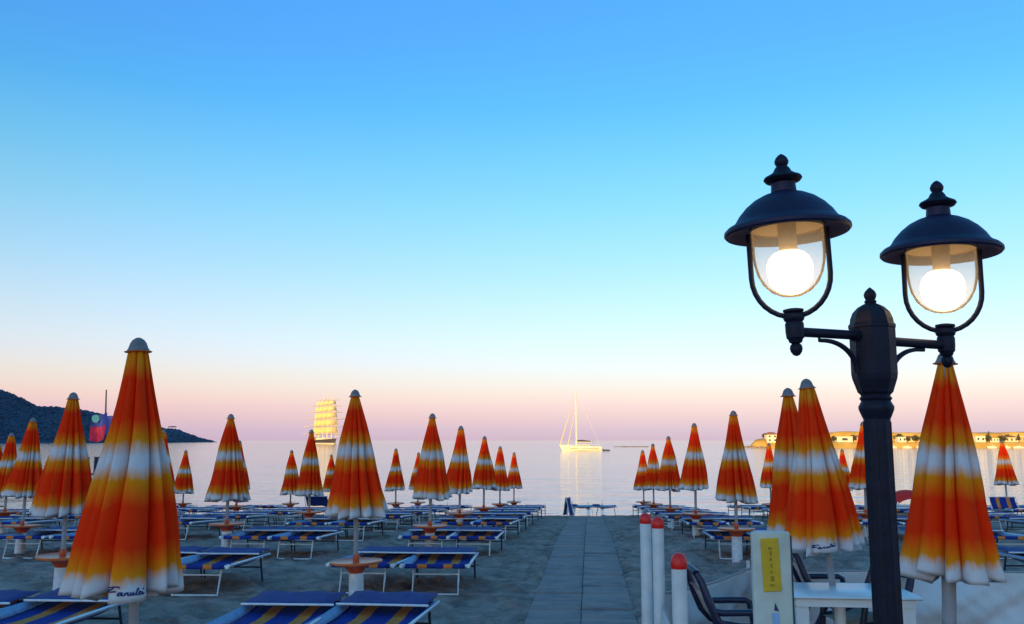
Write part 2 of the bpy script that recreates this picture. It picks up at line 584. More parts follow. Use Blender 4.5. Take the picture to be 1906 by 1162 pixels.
def mat_grass():
    m, nt, b = mat('dry_grass_slope')
    N, L = nt.nodes, nt.links
    tc = N.new('ShaderNodeTexCoord')
    nz = N.new('ShaderNodeTexNoise'); nz.inputs['Scale'].default_value = 0.05; nz.inputs['Detail'].default_value = 9
    nz.inputs['Roughness'].default_value = 0.65
    L.new(tc.outputs['Object'], nz.inputs['Vector'])
    rp = N.new('ShaderNodeValToRGB')
    e = rp.color_ramp.elements
    e[0].position, e[1].position = 0.36, 0.66
    e[0].color, e[1].color = (0.40, 0.24, 0.06, 1), (0.70, 0.45, 0.12, 1)
    L.new(nz.outputs['Fac'], rp.inputs['Fac']); L.new(rp.outputs['Color'], b.inputs['Base Color'])
    b.inputs['Roughness'].default_value = 0.95
    b.inputs['Specular IOR Level'].default_value = 0.1
    return m


M['sand'] = mat_sand()
M['sea'] = mat_sea()
M['canopy'] = mat_canopy()
M['sling'] = mat_sling()
M['glass'] = mat_glass()
M['bulb'] = mat_bulb()
M['concrete'] = mat_concrete()
M['grass'] = mat_grass()


# ------------------------------------------------------------------ setting: beach, sea, hills
def axis(parts):
    out = []
    for a, b, n in parts:
        out += [a + (b - a) * i / n for i in range(n)]
    out.append(parts[-1][1])
    return out


xs = axis([(-420, -60, 12), (-60, -14, 46), (-14, 9, 300), (9, 40, 62), (40, 420, 12)])
ys = axis([(-380, 0, 20), (0, 5, 10), (5, 24, 270), (24, 42, 60), (42, 110, 24)])
rf = random.Random(41)
PRINTS = {}
for i in range(5200):
    x, y = rf.uniform(-13, 8), 5 + 20 * rf.random()
    a = rf.gauss(0, .5)
    PRINTS.setdefault((int(x // .5), int(y // .5)), []).append((x, y, math.cos(a), math.sin(a), rf.uniform(.018, .045)))


def dents(x, y):
    z = 0
    i, j = int(x // .5), int(y // .5)
    for p in (-1, 0, 1):
        for q in (-1, 0, 1):
            for fx, fy, c, s_, d in PRINTS.get((i + p, j + q), ()):
                dx, dy = x - fx, y - fy
                u, v = (dx * c + dy * s_) / .085, (dy * c - dx * s_) / .16
                r2 = u * u + v * v
                if r2 < 7:
                    z += -d * math.exp(-r2) + d * .45 * math.exp(-(math.sqrt(r2) - 1.6) ** 2 * 4)
    return z


mb = MB()
rows = []
for y in ys:
    row = []
    for x in xs:
        z = G(y)
        if -20 < y < 60:
            a = 1.0 if y < 38 else max(0, 1 - (y - 38) / 10)
            on_path = abs(x - (0.85 + (y - 11.5) * 0.083)) < 0.62
            z += a * (0.034 * noise.fractal((x * 1.3, y * 1.3, 3.1), 1.0, 2.0, 4) + 0.034 * noise.noise((x * 3.4, y * 3.4, 7.7)))
            z += a * 0.05 * noise.noise((x * 0.25, y * 0.25, 1.7))
            if 4.5 < y < 25.5 and -13.5 < x < 8.5:
                z += dents(x, y)
            if on_path:
                z = G(y) - 0.02
        row.append((x, y, z))
    rows.append(row)
mb.sheet(rows)
sand = tag(mb.build('sand', M['sand'], smooth=True, fix=False), kind='structure')
sand['label'] = 'dark grey trodden beach sand sloping down to the sea'

mb = MB()
mb.sheet([[(x, y, SEA) for x in axis([(-40000, 40000, 8)])] for y in axis([(40, 2000, 4), (2000, 45000, 4)])])
sea = tag(mb.build('sea', M['sea'], smooth=True, fix=False), kind='structure')

# walkway of paving slabs, two to a course
walk = tag(empty('walkway', (0.85, 11.5, 0)), kind='structure')
walk['label'] = 'walkway of grey paving slabs running to the sea'
sl = MB().bbox((0, 0, 0), (0.588, 0.60, 0.06), 0.008)
slab_me = sl.mesh('paving_slab', M['concrete'], smooth='auto')
bpy.context.view_layer.update()
yy = 6.2
k = 0
while yy < 36.0:
    for s in (-1, 1):
        o = bpy.data.objects.new('paving_slab', slab_me)
        COL.objects.link(o)
        o.parent = walk
        x = 0.85 + (yy - 11.5) * 0.083 + s * 0.299
        slope = (G(yy + 0.3) - G(yy - 0.3)) / 0.6
        o.location = (x - 0.85, yy - 11.5, G(yy) - 0.016 + rnd.uniform(-0.009, 0.009))
        o.rotation_euler = (math.atan(slope) + rnd.uniform(-.006, .006), rnd.uniform(-.006, .006), -R(4.7) + rnd.uniform(-.012, .012))
        k += 1
    yy += 0.612


# headland, with a ridge of wood on it
def interp(pts, x):
    if x <= pts[0][0]:
        return pts[0][1]
    for (a, za), (b, zb) in zip(pts, pts[1:]):
        if x <= b:
            return za + (zb - za) * (x - a) / (b - a)
    return pts[-1][1]


HD = 2200.0
HP = [(-1200, 560), (-700, 610), (-400, 660), (-150, 712), (0, 729), (30, 741), (60, 757), (100, 760), (150, 766), (205, 779), (230, 790), (290, 798),
      (330, 803), (350, 809), (372, 816), (398, 821.5), (415, 826)]
hx = [xpx(p, HD, 0) for p, _ in HP]
HZ = [(xpx(p, HD, 0), zpx(q, HD)) for p, q in HP]


def head_h(x, y):
    h = interp(HZ, x) - SEA
    w = 60 + 3.2 * max(h, 0)
    t = abs(y - HD) / w
    if t >= 1:
        return SEA - 3
    k = (1 - t) ** 0.85
    rough = noise.fractal((x * 0.012, y * 0.012, 5), 1.0, 2.0, 5) * min(1, h / 30) * 9 * (0.3 + t)
    return SEA - 3 * t + h * k + rough * (1 - t)


mb = MB()
hxs = axis([(-3400, -1300, 50), (-1300, -690, 240)])
hys = axis([(HD - 420, HD + 420, 90)])
mb.sheet([[(x, y, head_h(x, y)) for x in hxs] for y in hys])
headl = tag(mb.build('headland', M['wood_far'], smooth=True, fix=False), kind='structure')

rt = random.Random(5)
mb = MB()
n_t = 0
ICO = [(0, 0, 1), (0.9, 0, 0.45), (0.28, 0.85, 0.45), (-0.73, 0.53, 0.45), (-0.73, -0.53, 0.45), (0.28, -0.85, 0.45),
       (0.75, 0.5, -0.3), (-0.3, 0.85, -0.3), (-0.95, 0, -0.3), (-0.3, -0.85, -0.3), (0.75, -0.55, -0.3)]
ICF = [(0, 1, 2), (0, 2, 3), (0, 3, 4), (0, 4, 5), (0, 5, 1), (1, 6, 2), (2, 7, 3), (3, 8, 4), (4, 9, 5), (5, 10, 1),
       (2, 6, 7), (3, 7, 8), (4, 8, 9), (5, 9, 10), (1, 10, 6)]
for i in range(7500):
    x = rt.uniform(-1420, -715)
    h = interp(HZ, x) - SEA
    w = 60 + 3.2 * max(h, 0)
    y = HD - rt.uniform(-0.05, 1) * w * 0.92 if rt.random() < 0.8 else HD + rt.uniform(-12, 12)
    z = head_h(x, y)
    if z < SEA + 1.0:
        continue
    s = rt.uniform(2.0, 4.6) * min(1, 0.35 + h / 40)
    fl = rt.uniform(0.5, 1.0)
    a = rt.uniform(0, 6.3)
    ca, sa = math.cos(a), math.sin(a)
    mb.add([(x + s * rt.uniform(.75, 1.2) * (q[0] * ca - q[1] * sa), y + s * (q[0] * sa + q[1] * ca), z + s * fl * (q[2] * rt.uniform(.8, 1.2) + 0.35)) for q in ICO], ICF)
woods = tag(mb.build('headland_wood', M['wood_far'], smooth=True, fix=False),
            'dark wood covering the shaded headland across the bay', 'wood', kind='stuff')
# a lone flat-topped pine near the tip
px_o = at(321, 799, HD)
pine = tag(empty('pine_tree', (px_o.x, HD - 4, head_h(px_o.x, HD - 4))), 'lone flat-topped pine standing above the headland ridge near its tip', 'tree')
MB().tube([(0, 0, -2), (0.4, 0, 4), (0, 0, 9)], [0.6, 0.45, 0.3], 6).build('trunk', M['bark'], pine)
mb = MB()
for i in range(26):
    a, q = rt.uniform(0, 6.3), math.sqrt(rt.random()) * 9
    s = rt.uniform(1.4, 2.6)
    mb.add([(q * math.cos(a) + s * p[0], q * math.sin(a) + s * p[1], 9.4 + rt.uniform(-.7, .9) + s * .6 * p[2]) for p in ICO], ICF)
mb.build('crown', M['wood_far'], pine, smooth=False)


# the mountain that keeps the headland in the evening shade, and an added sun blocker behind the beach
def PS(p, s):
    c, sn = math.cos(SUN_AZ), math.sin(SUN_AZ)
    return (p * c + s * sn, -p * sn + s * c)


mb = MB()
rows = []
for s in axis([(-900, 900, 40)]):
    row = []
    for p in axis([(-5200, -1480, 90)]):
        hgt = interp([(-5200, 420), (-3000, 470), (-2300, 380), (-2000, 300), (-1700, 200), (-1560, 120), (-1480, 0)], p)
        k = max(0, 1 - abs(s - 150) / 750) ** 1.1
        x, y = PS(p, s)
        z = SEA - 4 + hgt * k * (1 + 0.14 * noise.fractal((x * .0022, y * .0022, 2), 1, 2, 5)) + 30 * k
        row.append((x, y, z))
    rows.append(row)
mb.sheet(rows)
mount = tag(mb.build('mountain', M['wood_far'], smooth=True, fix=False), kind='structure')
mb = MB()
rows = []
for y in axis([(-700, -170, 30)]):
    row = []
    for x in axis([(-900, 700, 70)]):
        k = math.sin(PI * (y + 700) / 530) ** 0.8 if -700 < y < -170 else 0
        wide = 0.22 + 0.78 / (1 + (abs(x + 205) / 165) ** 6)  # unseen added rise, high only towards the sun so low sky glow passes
        z = 0.2 + 35 * wide * k * (1 + 0.06 * noise.fractal((x * .006, y * .006, 9), 1, 2, 4)) - (0.8 if k == 0 else 0)
        row.append((x, y, z))
    rows.append(row)
mb.sheet(rows)
sun_block_hill = tag(mb.build('sun_block_hill', M['wood_far'], smooth=True, fix=False), kind='structure')

# sunlit coast across the bay
CD = 560.0
CX0 = xpx(1392, CD, 0)


def coast_h(x, y):
    x = x - CX0 * (max(y, CD) / CD - 1)
    t = (y - CD) / 110.0
    top = interp([(CX0, -3.2), (CX0 + 5, 2.2), (CX0 + 10, 3.2), (CX0 + 13, 2.0), (CX0 + 30, 2.4), (CX0 + 45, 5.6), (CX0 + 60, 7.6), (CX0 + 95, 7.0), (CX0 + 130, 6.6), (CX0 + 170, 6.9),
                  (CX0 + 230, 9), (CX0 + 600, 16)], x)
    edge = min(1, max(0, (t + 0.04) / 0.05))
    rise = min(1, max(0, (t - 0.15) / 0.07))
    low = 0.8 if top > 0 else top
    z = SEA - 1.5 + edge * (low - SEA + 1.5)
    if x < CX0 + 11:
        rise = min(1, max(0, (t + 0.02) / 0.06))
    z += (top - low) * rise * rise * (3 - 2 * rise) if top > 0 else 0
    z += 0.55 * noise.fractal((x * .06, y * .06, 4), 1, 2, 4) * min(1, max(0, rise) + 0.25) * edge
    return z if t < .6 else z - (t - .6) * 40


mb = MB()
mb.sheet([[(x, y, coast_h(x, y)) for x in axis([(CX0 - 4, CX0 + 190, 194), (CX0 + 190, CX0 + 620, 60)])] for y in axis([(CD - 8, CD + 30, 60), (CD + 30, CD + 260, 50)])])
tag(mb.build('coast', M['grass'], smooth=True, fix=False), kind='structure')


# ------------------------------------------------------------------ coast: houses, trees, moored boats
def house(px, D, w, d, h, sk, label, roof='hip', nwin=3, storeys=1):
    x = xpx(px, D, 0)
    z = coast_h(x, D + d / 2)
    o = tag(empty('coast_house', (x, D, z)), label, 'house', 'houses along the far coast')
    MB().box((0, d / 2, h / 2 - 0.6), (w, d, h + 1.2)).build('wall', M['stucco'][sk], o, smooth=False)
    if roof == 'hip':
        mb = MB()
        e = 0.4
        hx_, hy = w / 2 + e, d / 2 + e
        rz = h * 0.35
        mb.add([(-hx_, d / 2 - hy, h), (hx_, d / 2 - hy, h), (hx_, d / 2 + hy, h), (-hx_, d / 2 + hy, h), (-w * .25, d / 2, h + rz), (w * .25, d / 2, h + rz)],
               [(0, 1, 5, 4), (1, 2, 5), (2, 3, 4, 5), (3, 0, 4), (3, 2, 1, 0)])
        mb.build('roof', M['roof'], o, smooth=False)
    else:
        MB().box((0, d / 2, h + 0.12), (w + 0.5, d + 0.5, 0.24)).build('roof', M['roof'] if roof == 'red' else M['stucco'][1], o, smooth=False)
    for s_ in range(storeys):
        zc = h * (s_ + 0.55) / storeys
        for i in range(nwin):
            xx = -w / 2 + w * (i + 0.5) / nwin
            MB().box((xx, -0.02, zc), (w / nwin * 0.36, 0.12, min(1.5, h / storeys * 0.5))).build('window', M['window'], o, smooth=False)
    return o


house(1438, 561, 6.5, 6, 4.6, 1, 'tall cream house standing at the rocky end of the coast', 'hip', 2, 2)
house(1455, 566, 6.5, 6, 3.6, 0, 'lower cream house beside the tall house at the coast end', 'flat', 2, 1)
house(1474, 571, 9, 6, 4.0, 1, 'white flat-roofed house behind the paired umbrellas on the coast', 'flat', 3, 1)
house(1573, 571, 9.5, 7, 3.2, 1, 'long white house with a dark strip window on the coast', 'flat', 1, 1)
house(1598, 574, 6, 6, 3.0, 2, 'small ochre house beside the long white coast house', 'hip', 2, 1)
house(1680, 571, 5.0, 5, 3.0, 1, 'small white house under dark trees next to the lamp post', 'flat', 2, 1)
house(1698, 573, 6, 5, 2.8, 0, 'cream house with red tiled roof beside the small white house', 'hip', 2, 1)
house(1712, 571, 4, 5, 2.4, 3, 'pink low house on the coast beside the red-roofed cream house', 'red', 2, 1)
house(1826, 571, 6, 6, 3.6, 1, 'white house at the water beside the tall cypress on the coast', 'flat', 2, 1)
house(1852, 572, 5.5, 5, 2.6, 1, 'low white house between the cypress and the farthest umbrella tip', 'red', 3, 1)
house(1884, 572, 8, 6, 2.9, 0, 'long cream house with dark roof along the coast', 'hip', 3, 1)
house(1903, 573, 6, 6, 3.4, 2, 'ochre house at the far right end of the visible coast', 'flat', 2, 1)


def clump_tree(px, D, h, w, label, kind='round'):
    x = xpx(px, D, 0)
    z = coast_h(x, D)
    o = tag(empty('coast_tree', (x, D, z)), label, 'tree', 'trees along the far coast')
    MB().tube([(0, 0, -.4), (0.1, 0, h * .3), (0, 0, h * .7)], [0.22, 0.17, 0.06], 6).build('trunk', M['bark'], o)
    mb = MB()
    for i in range(150):
        t = rt.random()
        zz = h * (0.3 + 0.68 * t)
        rr = w / 2 * math.sqrt(rt.random()) * (math.sin(PI * (0.12 + 0.86 * t)) ** 0.6 if kind == 'round' else (1 - t) ** 0.7 + 0.1)
        a = rt.uniform(0, 6.3)
        s_ = rt.uniform(0.10, 0.24) * w * (1 if kind == 'round' else 0.8)
        c = Vector((rr * math.cos(a), rr * math.sin(a), zz))
        u = Vector((rt.gauss(0, 1), rt.gauss(0, 1), rt.gauss(0, 1))).normalized()
        v = u.orthogonal().normalized()
        mb.add([c + u * s_, c + v * s_ * .6, c - u * s_, c - v * s_ * .6], [(0, 1, 2, 3)])
    mb.build('crown', M['leaf'], o, smooth=False, fix=False)
    return o


TR = [(1424, 572, 3.2, 3.5, 'low dark bush on the rocky coast end'), (1462, 576, 5.5, 4, 'round tree between the cream and white coast houses'),
      (1552, 572, 3.6, 3.5, 'dark bush left by the long white coast house wall', ), (1588, 574, 4.2, 4, 'dark round tree beside the long white coast house'),
      (1674, 576, 4.8, 6, 'spreading dark tree behind the small white coast house'), (1690, 571, 3.6, 3, 'small bush between white and red-roofed coast houses'),
      (1705, 570, 4, 4.5, 'dense dark tree beside the pink low coast house'), (1720, 571, 4.6, 4, 'dark tree half hidden by the umbrella before the windbreak'),
      (1842, 570, 7, 2.4, 'tall narrow cypress at the water beside a white house'), (1838, 572, 4.2, 5, 'round dark tree spreading at the foot of the cypress'),
      (1866, 573, 3.8, 5, 'wide dark bush behind the farthest umbrella tip'), (1876, 575, 4.4, 5, 'dark tree at the end of the long cream house'),
      (1897, 570, 5, 2.6, 'narrow dark tree between the cream and ochre houses')]
for px_, D_, h_, w_, lb in TR:
    clump_tree(px_, D_, h_, w_, lb, 'tall' if 'narrow' in lb else 'round')

# low rock shelf at the tip of the coast
mb = MB()
for i in range(46):
    x = CX0 + rt.uniform(-9, 9)
    y = CD - 2 + rt.uniform(-5, 5)
    s_ = rt.uniform(.6, 1.9)
    mb.add([(x + s_ * 1.5 * p[0] * rt.uniform(.7, 1.2), y + s_ * p[1], SEA + .1 + s_ * .75 * p[2] * rt.uniform(.6, 1.2)) for p in ICO], ICF)
tag(mb.build('rock_shelf', M['rock'], smooth=False, fix=False), 'low brown rocks lying at the tip of the sunlit coast', 'rocks', kind='stuff')
# long low breakwater lying off it
mb = MB()
for i in range(60):
    px_ = rt.uniform(1142, 1205)
    D_ = 640
    x = xpx(px_, D_, 0)
    s_ = rt.uniform(.4, 1.0)
    mb.add([(x + s_ * 1.7 * p[0], D_ + rt.uniform(-1, 1) + s_ * p[1], SEA + .05 + s_ * .55 * p[2]) for p in ICO], ICF)
tag(mb.build('breakwater', M['rock'], smooth=False, fix=False), 'thin dark breakwater lying low on the water before the coast', 'breakwater', kind='stuff')


def hull_mesh(mb, L, B, H, bow=0.35, n=14, keel=-0.4, sheer=0.25):
    """boat hull along X, bow at -X"""
    rows = []
    for i in range(n + 1):
        t = i / n
        x = -L / 2 + L * t
        wd = B / 2 * (min(1, t / bow) ** 0.6 if t < bow else 1 - 0.25 * ((t - bow) / (1 - bow)) ** 2)
        wd = max(wd, 0.02)
        top = H * (1 + sheer * (1 - t) ** 2)
        ring = []
        for a in (-1, -0.9, -0.55, 0, 0.55, 0.9, 1):
            yv = wd * a
            zv = top if abs(a) == 1 else (top * 0.15 if abs(a) == .9 else keel * (0.8 if abs(a) == .55 else 1.0))
            xo = (1 - t) ** 6 * L * 0.07 * (1 - max(0, zv) / top)
            ring.append((x + xo, yv, zv))
        rows.append(ring)
    n0 = len(mb.v)
    mb.sheet(rows)
    m_ = len(rows[0])
    mb.f.append(tuple(n0 + k for k in range(m_ - 1, -1, -1)))
    mb.f.append(tuple(n0 + n * m_ + k for k in range(m_)))
    for i in range(n):
        mb.f.append((n0 + i * m_, n0 + (i + 1) * m_, n0 + (i + 1) * m_ + m_ - 1, n0 + i * m_ + m_ - 1))
    return mb


BT = [(1662, 556, 4.5, 'small white moored boat beside the lamp post pole'), (1688, 557, 5, 'white moored boat under the small white coast house'),
      (1714, 556, 5.5, 'white moored boat before the pink low coast house'), (1846, 556, 5.5, 'white moored boat at the foot of the cypress'),
      (1872, 557, 5, 'white moored boat behind the farthest umbrella tip'), (1895, 556, 6, 'white moored boat before the ochre house'),
      (1545, 556, 5, 'white moored boat near the long white coast house')]
for px_, D_, L_, lb in BT:
    o = tag(empty('moored_boat', (xpx(px_, D_, SEA), D_, SEA)), lb, 'boat', 'boats moored along the far coast')
    hull_mesh(MB(), L_, L_ * .34, 0.8).build('hull', M['hull_white'], o)
    MB().box((L_ * .05, 0, 1.1), (L_ * .32, L_ * .22, 0.7), taper=.8).build('cabin', M['hull_white'], o, smooth=False)
    MB().box((-L_ * .03, 0, 1.2), (L_ * .10, L_ * .225, 0.3)).build('window', M['window'], o, smooth=False)


# ------------------------------------------------------------------ sailing yacht and its dinghy
YD = 4.5 * 1734 / 19.5
yx = xpx(1080, YD, SEA)
ym = YD / 1700.0                               # metres per photo pixel out there
ya = tag(empty('sailing_yacht', (yx, YD, SEA), R(4)), 'white single-masted sailing yacht with bare mast, anchored in sunlight', 'yacht')
YL = 77 * ym
yh = hull_mesh(MB(), YL, YL * .27, 1.9, bow=.45, n=20, keel=-.6, sheer=.35).build('hull', M['hull_white'], ya)
MB().box((YL * .08, -YL * .125, 1.0), (YL * .68, 0.06, 0.16)).build('waterline_stripe', M['hull_dark'], yh, smooth=False)
hs_ = MB().box((YL * .06, 0, 2.35), (YL * .36, YL * .14, 0.9), taper=.82).build('cabin', M['hull_white'], ya, smooth=False)
for i in range(4):
    MB().box((YL * (-.06 + .075 * i), -YL * .0672, 2.4), (YL * .05, 0.08, 0.3)).build('window', M['window'], hs_, smooth=False)
mx_ = -7 * ym
MH = 113 * ym
mast = MB().tube([(mx_, 0, 1.5), (mx_, 0, MH)], [0.26, 0.16], 8).build('mast', M['spar'], ya)
MB().tube([(mx_, -1.6, MH * .42), (mx_, 1.6, MH * .42)], 0.09, 6).build('spreader', M['spar'], mast)
MB().tube([(mx_, -1.2, MH * .70), (mx_, 1.2, MH * .70)], 0.09, 6).build('spreader', M['spar'], mast)
bo = MB().tube([(mx_, 0, 3.9), (mx_ + YL * .36, 0, 3.7)], 0.16, 8).build('boom', M['spar'], ya)
MB().tube([(mx_ + .3, 0, 4.25), (mx_ + YL * .16, 0, 4.35), (mx_ + YL * .34, 0, 4.0)], [.34, .40, .22], 8).build('furled_mainsail', M['hull_dark'], bo)
MB().tube([(-YL * .48, 0, 2.5), (mx_, 0, MH * .97)], [0.20, 0.07], 6).build('furled_headsail', M['sail'], ya)
MB().tube([(-YL * .30, 0, 2.2), (mx_, 0, MH * .72)], [0.18, 0.06], 6).build('furled_staysail', M['sail'], ya)
MB().tube([(YL * .48, 0, 2.1), (mx_, 0, MH * .98)], 0.035, 5).build('backstay', M['spar'], ya)
for s_ in (-1, 1):
    MB().tube([(mx_ + .4, s_ * YL * .12, 2.0), (mx_, s_ * 1.6, MH * .42), (mx_, s_ * .05, MH * .95)], 0.035, 5).build('shroud', M['spar'], ya)
bi = MB()
for x_ in (YL * .20, YL * .31):
    for s_ in (-1, 1):
        bi.tube([(x_, s_ * 1.6, 2.0), (x_, s_ * 1.5, 4.3)], .05, 5)
bi.box((YL * .255, 0, 4.4), (YL * .13, 3.6, .14))
bi.build('bimini', M['sling_band'], ya, smooth=False)
ral = MB()
for i in range(12):
    t = -0.46 + i * .082
    ral.tube([(YL * t, -YL * .12 * min(1, (t + .5) / .4), 1.9), (YL * t, -YL * .12 * min(1, (t + .5) / .4), 2.75)], .03, 4)
ral.tube([(YL * (-.46 + i * .082), -YL * .12 * min(1, (-.46 + i * .082 + .5) / .4), 2.75) for i in range(12)], .025, 4)
ral.build('guard_rail', M['spar'], ya)
dg = tag(empty('dinghy', (xpx(1129, YD, SEA), YD + 2, SEA), R(-3)), 'small dark dinghy floating behind the sailing yacht', 'dinghy')
hull_mesh(MB(), 14 * ym, 1.5, 0.55, n=10).build('hull', M['hull_dark'], dg)
MB().box((0.2, 0, .5), (.35, 1.3, .08)).build('thwart', M['wood'], dg, smooth=False)

# ------------------------------------------------------------------ tall ship
TD = 1100.0
tm = TD / 1700.0
ts = tag(empty('tall_ship', (xpx(604, TD, SEA), TD, SEA), PI - R(58)), 'four-masted tall ship with square sails glowing gold in the sun', 'ship')
TL = 74.0
th = MB()
hull_mesh(th, TL, 11, 5.0, bow=.3, n=24, keel=-1, sheer=.35)
tho = th.build('hull', M['hull_dark'], ts)
wb = MB()
hull_mesh(wb, TL * 1.002, 11.3, 1.6, bow=.3, n=24, keel=-1, sheer=.0)
wb.build('white_band', M['hull_white'], tho)
MB().box((6, 0, 6.3), (34, 7.5, 2.4)).build('deckhouse', M['hull_white'], ts, smooth=False)
MB().box((26, 0, 6.6), (12, 8.5, 2.6)).build('deckhouse', M['wood'], ts, smooth=False)
MB().tube([(-TL * .44, 0, 6.4), (-TL * .66, 0, 10.4)], [.5, .25], 7).build('bowsprit', M['spar'], ts)
MTOP = [56, 61, 61, 54]
for i, xm in enumerate((-22, -8, 6, 20)):
    Hm = MTOP[i]
    ms = MB().tube([(xm, 0, 4), (xm, 0, Hm)], [.6, .25], 7).build('mast', M['spar'], ts)
    zz = [12, 21, 30, 38, 45.5, 52]
    for k in range(6):
        if zz[k] > Hm - 3:
            continue
        hw = [22, 21.5, 19.5, 17, 14, 10.5][k] * (1 if i in (1, 2) else .9)
        MB().tube([(xm - .7, -hw, zz[k]), (xm - .7, hw, zz[k])], [.42, .42], 6).build('yard', M['spar'], ms)
        if k < 5:
            zt = min(zz[k + 1], Hm - 1.5)
            w1 = [22, 21.5, 19.5, 17, 14, 10.5][k + 1] * (1 if i in (1, 2) else .9) * .34
            w0 = hw * .37
            rows = []
            for a in range(6):
                u = a / 5
                row = []
                for b in range(9):
                    v = b / 8 * 2 - 1
                    bel = -1.9 * (1 - v * v) * math.sin(PI * (.15 + .75 * u))
                    row.append((xm - .8 + bel, v * (w0 + (w1 - w0) * u), zz[k] + .9 + (zt - zz[k] - 2.2) * u + (0.7 * (1 - v * v) if a == 0 else 0)))
                rows.append(row)
            MB().sheet(rows, .06).build('square_sail', M['sail'], ms)
    if i < 3:
        x2 = (-22, -8, 6, 20)[i + 1]
        MB().tube([(x2, 0, 8), (xm, 0, Hm * .93)], .09, 4).build('stay', M['spar'], ts)
    sh = MB()
    for s_ in (-1, 1):
        for q in (-2.5, 0, 2.5):
            sh.tube([(xm + 1.5 + q, s_ * 5.3, 5.2), (xm, s_ * .3, Hm * .78)], .07, 4)
    sh.build('shrouds', M['spar'], ms)
for q, zt in ((.64, 46), (.55, 36), (.48, 27)):
    MB().tube([(-TL * q, 0, 10.0 - (.64 - q) * 18), (-22, 0, zt)], .16, 4).build('forestay', M['sail'], ts)
MB().tube([(20, 0, 9), (36, 0, 10.5)], .3, 6).build('boom', M['spar'], ts)
MB().sheet([[(21 + 13.5 * u * (1 - v * .45), 0.25 * math.sin(PI * u), 10 + 24 * v) for u in (0, .33, .66, 1)] for v in (0, .3, .6, .85, 1)], .06).build('spanker_sail', M['sail'], ts)

# little floating buoys off the beach
for i, (px_, py_) in enumerate(((660, 939), (741, 938), (806, 936), (833, 938), (1066, 937), (1095, 938), (1121, 937))):
    D_ = (CAMZ - SEA) * 1734 / (py_ + 6 - 820)
    o = tag(empty('buoy', (xpx(px_, D_, SEA), D_, SEA - .02)), 'small grey marker buoy floating just off the sand', 'buoy', 'marker buoys off the beach')
    MB().lathe([(0.01, -.12), (.10, -.08), (.15, 0), (.13, .10), (.05, .17), (.02, .2)], 12).build('float', M['cap_grey'], o)
    MB().tube([(0, 0, .1), (0, 0, .42)], .018, 6).build('stick', M['grey_metal'], o)


# ------------------------------------------------------------------ closed umbrellas
CL = 1.40          # canopy length at scale 1 (cap not counted)


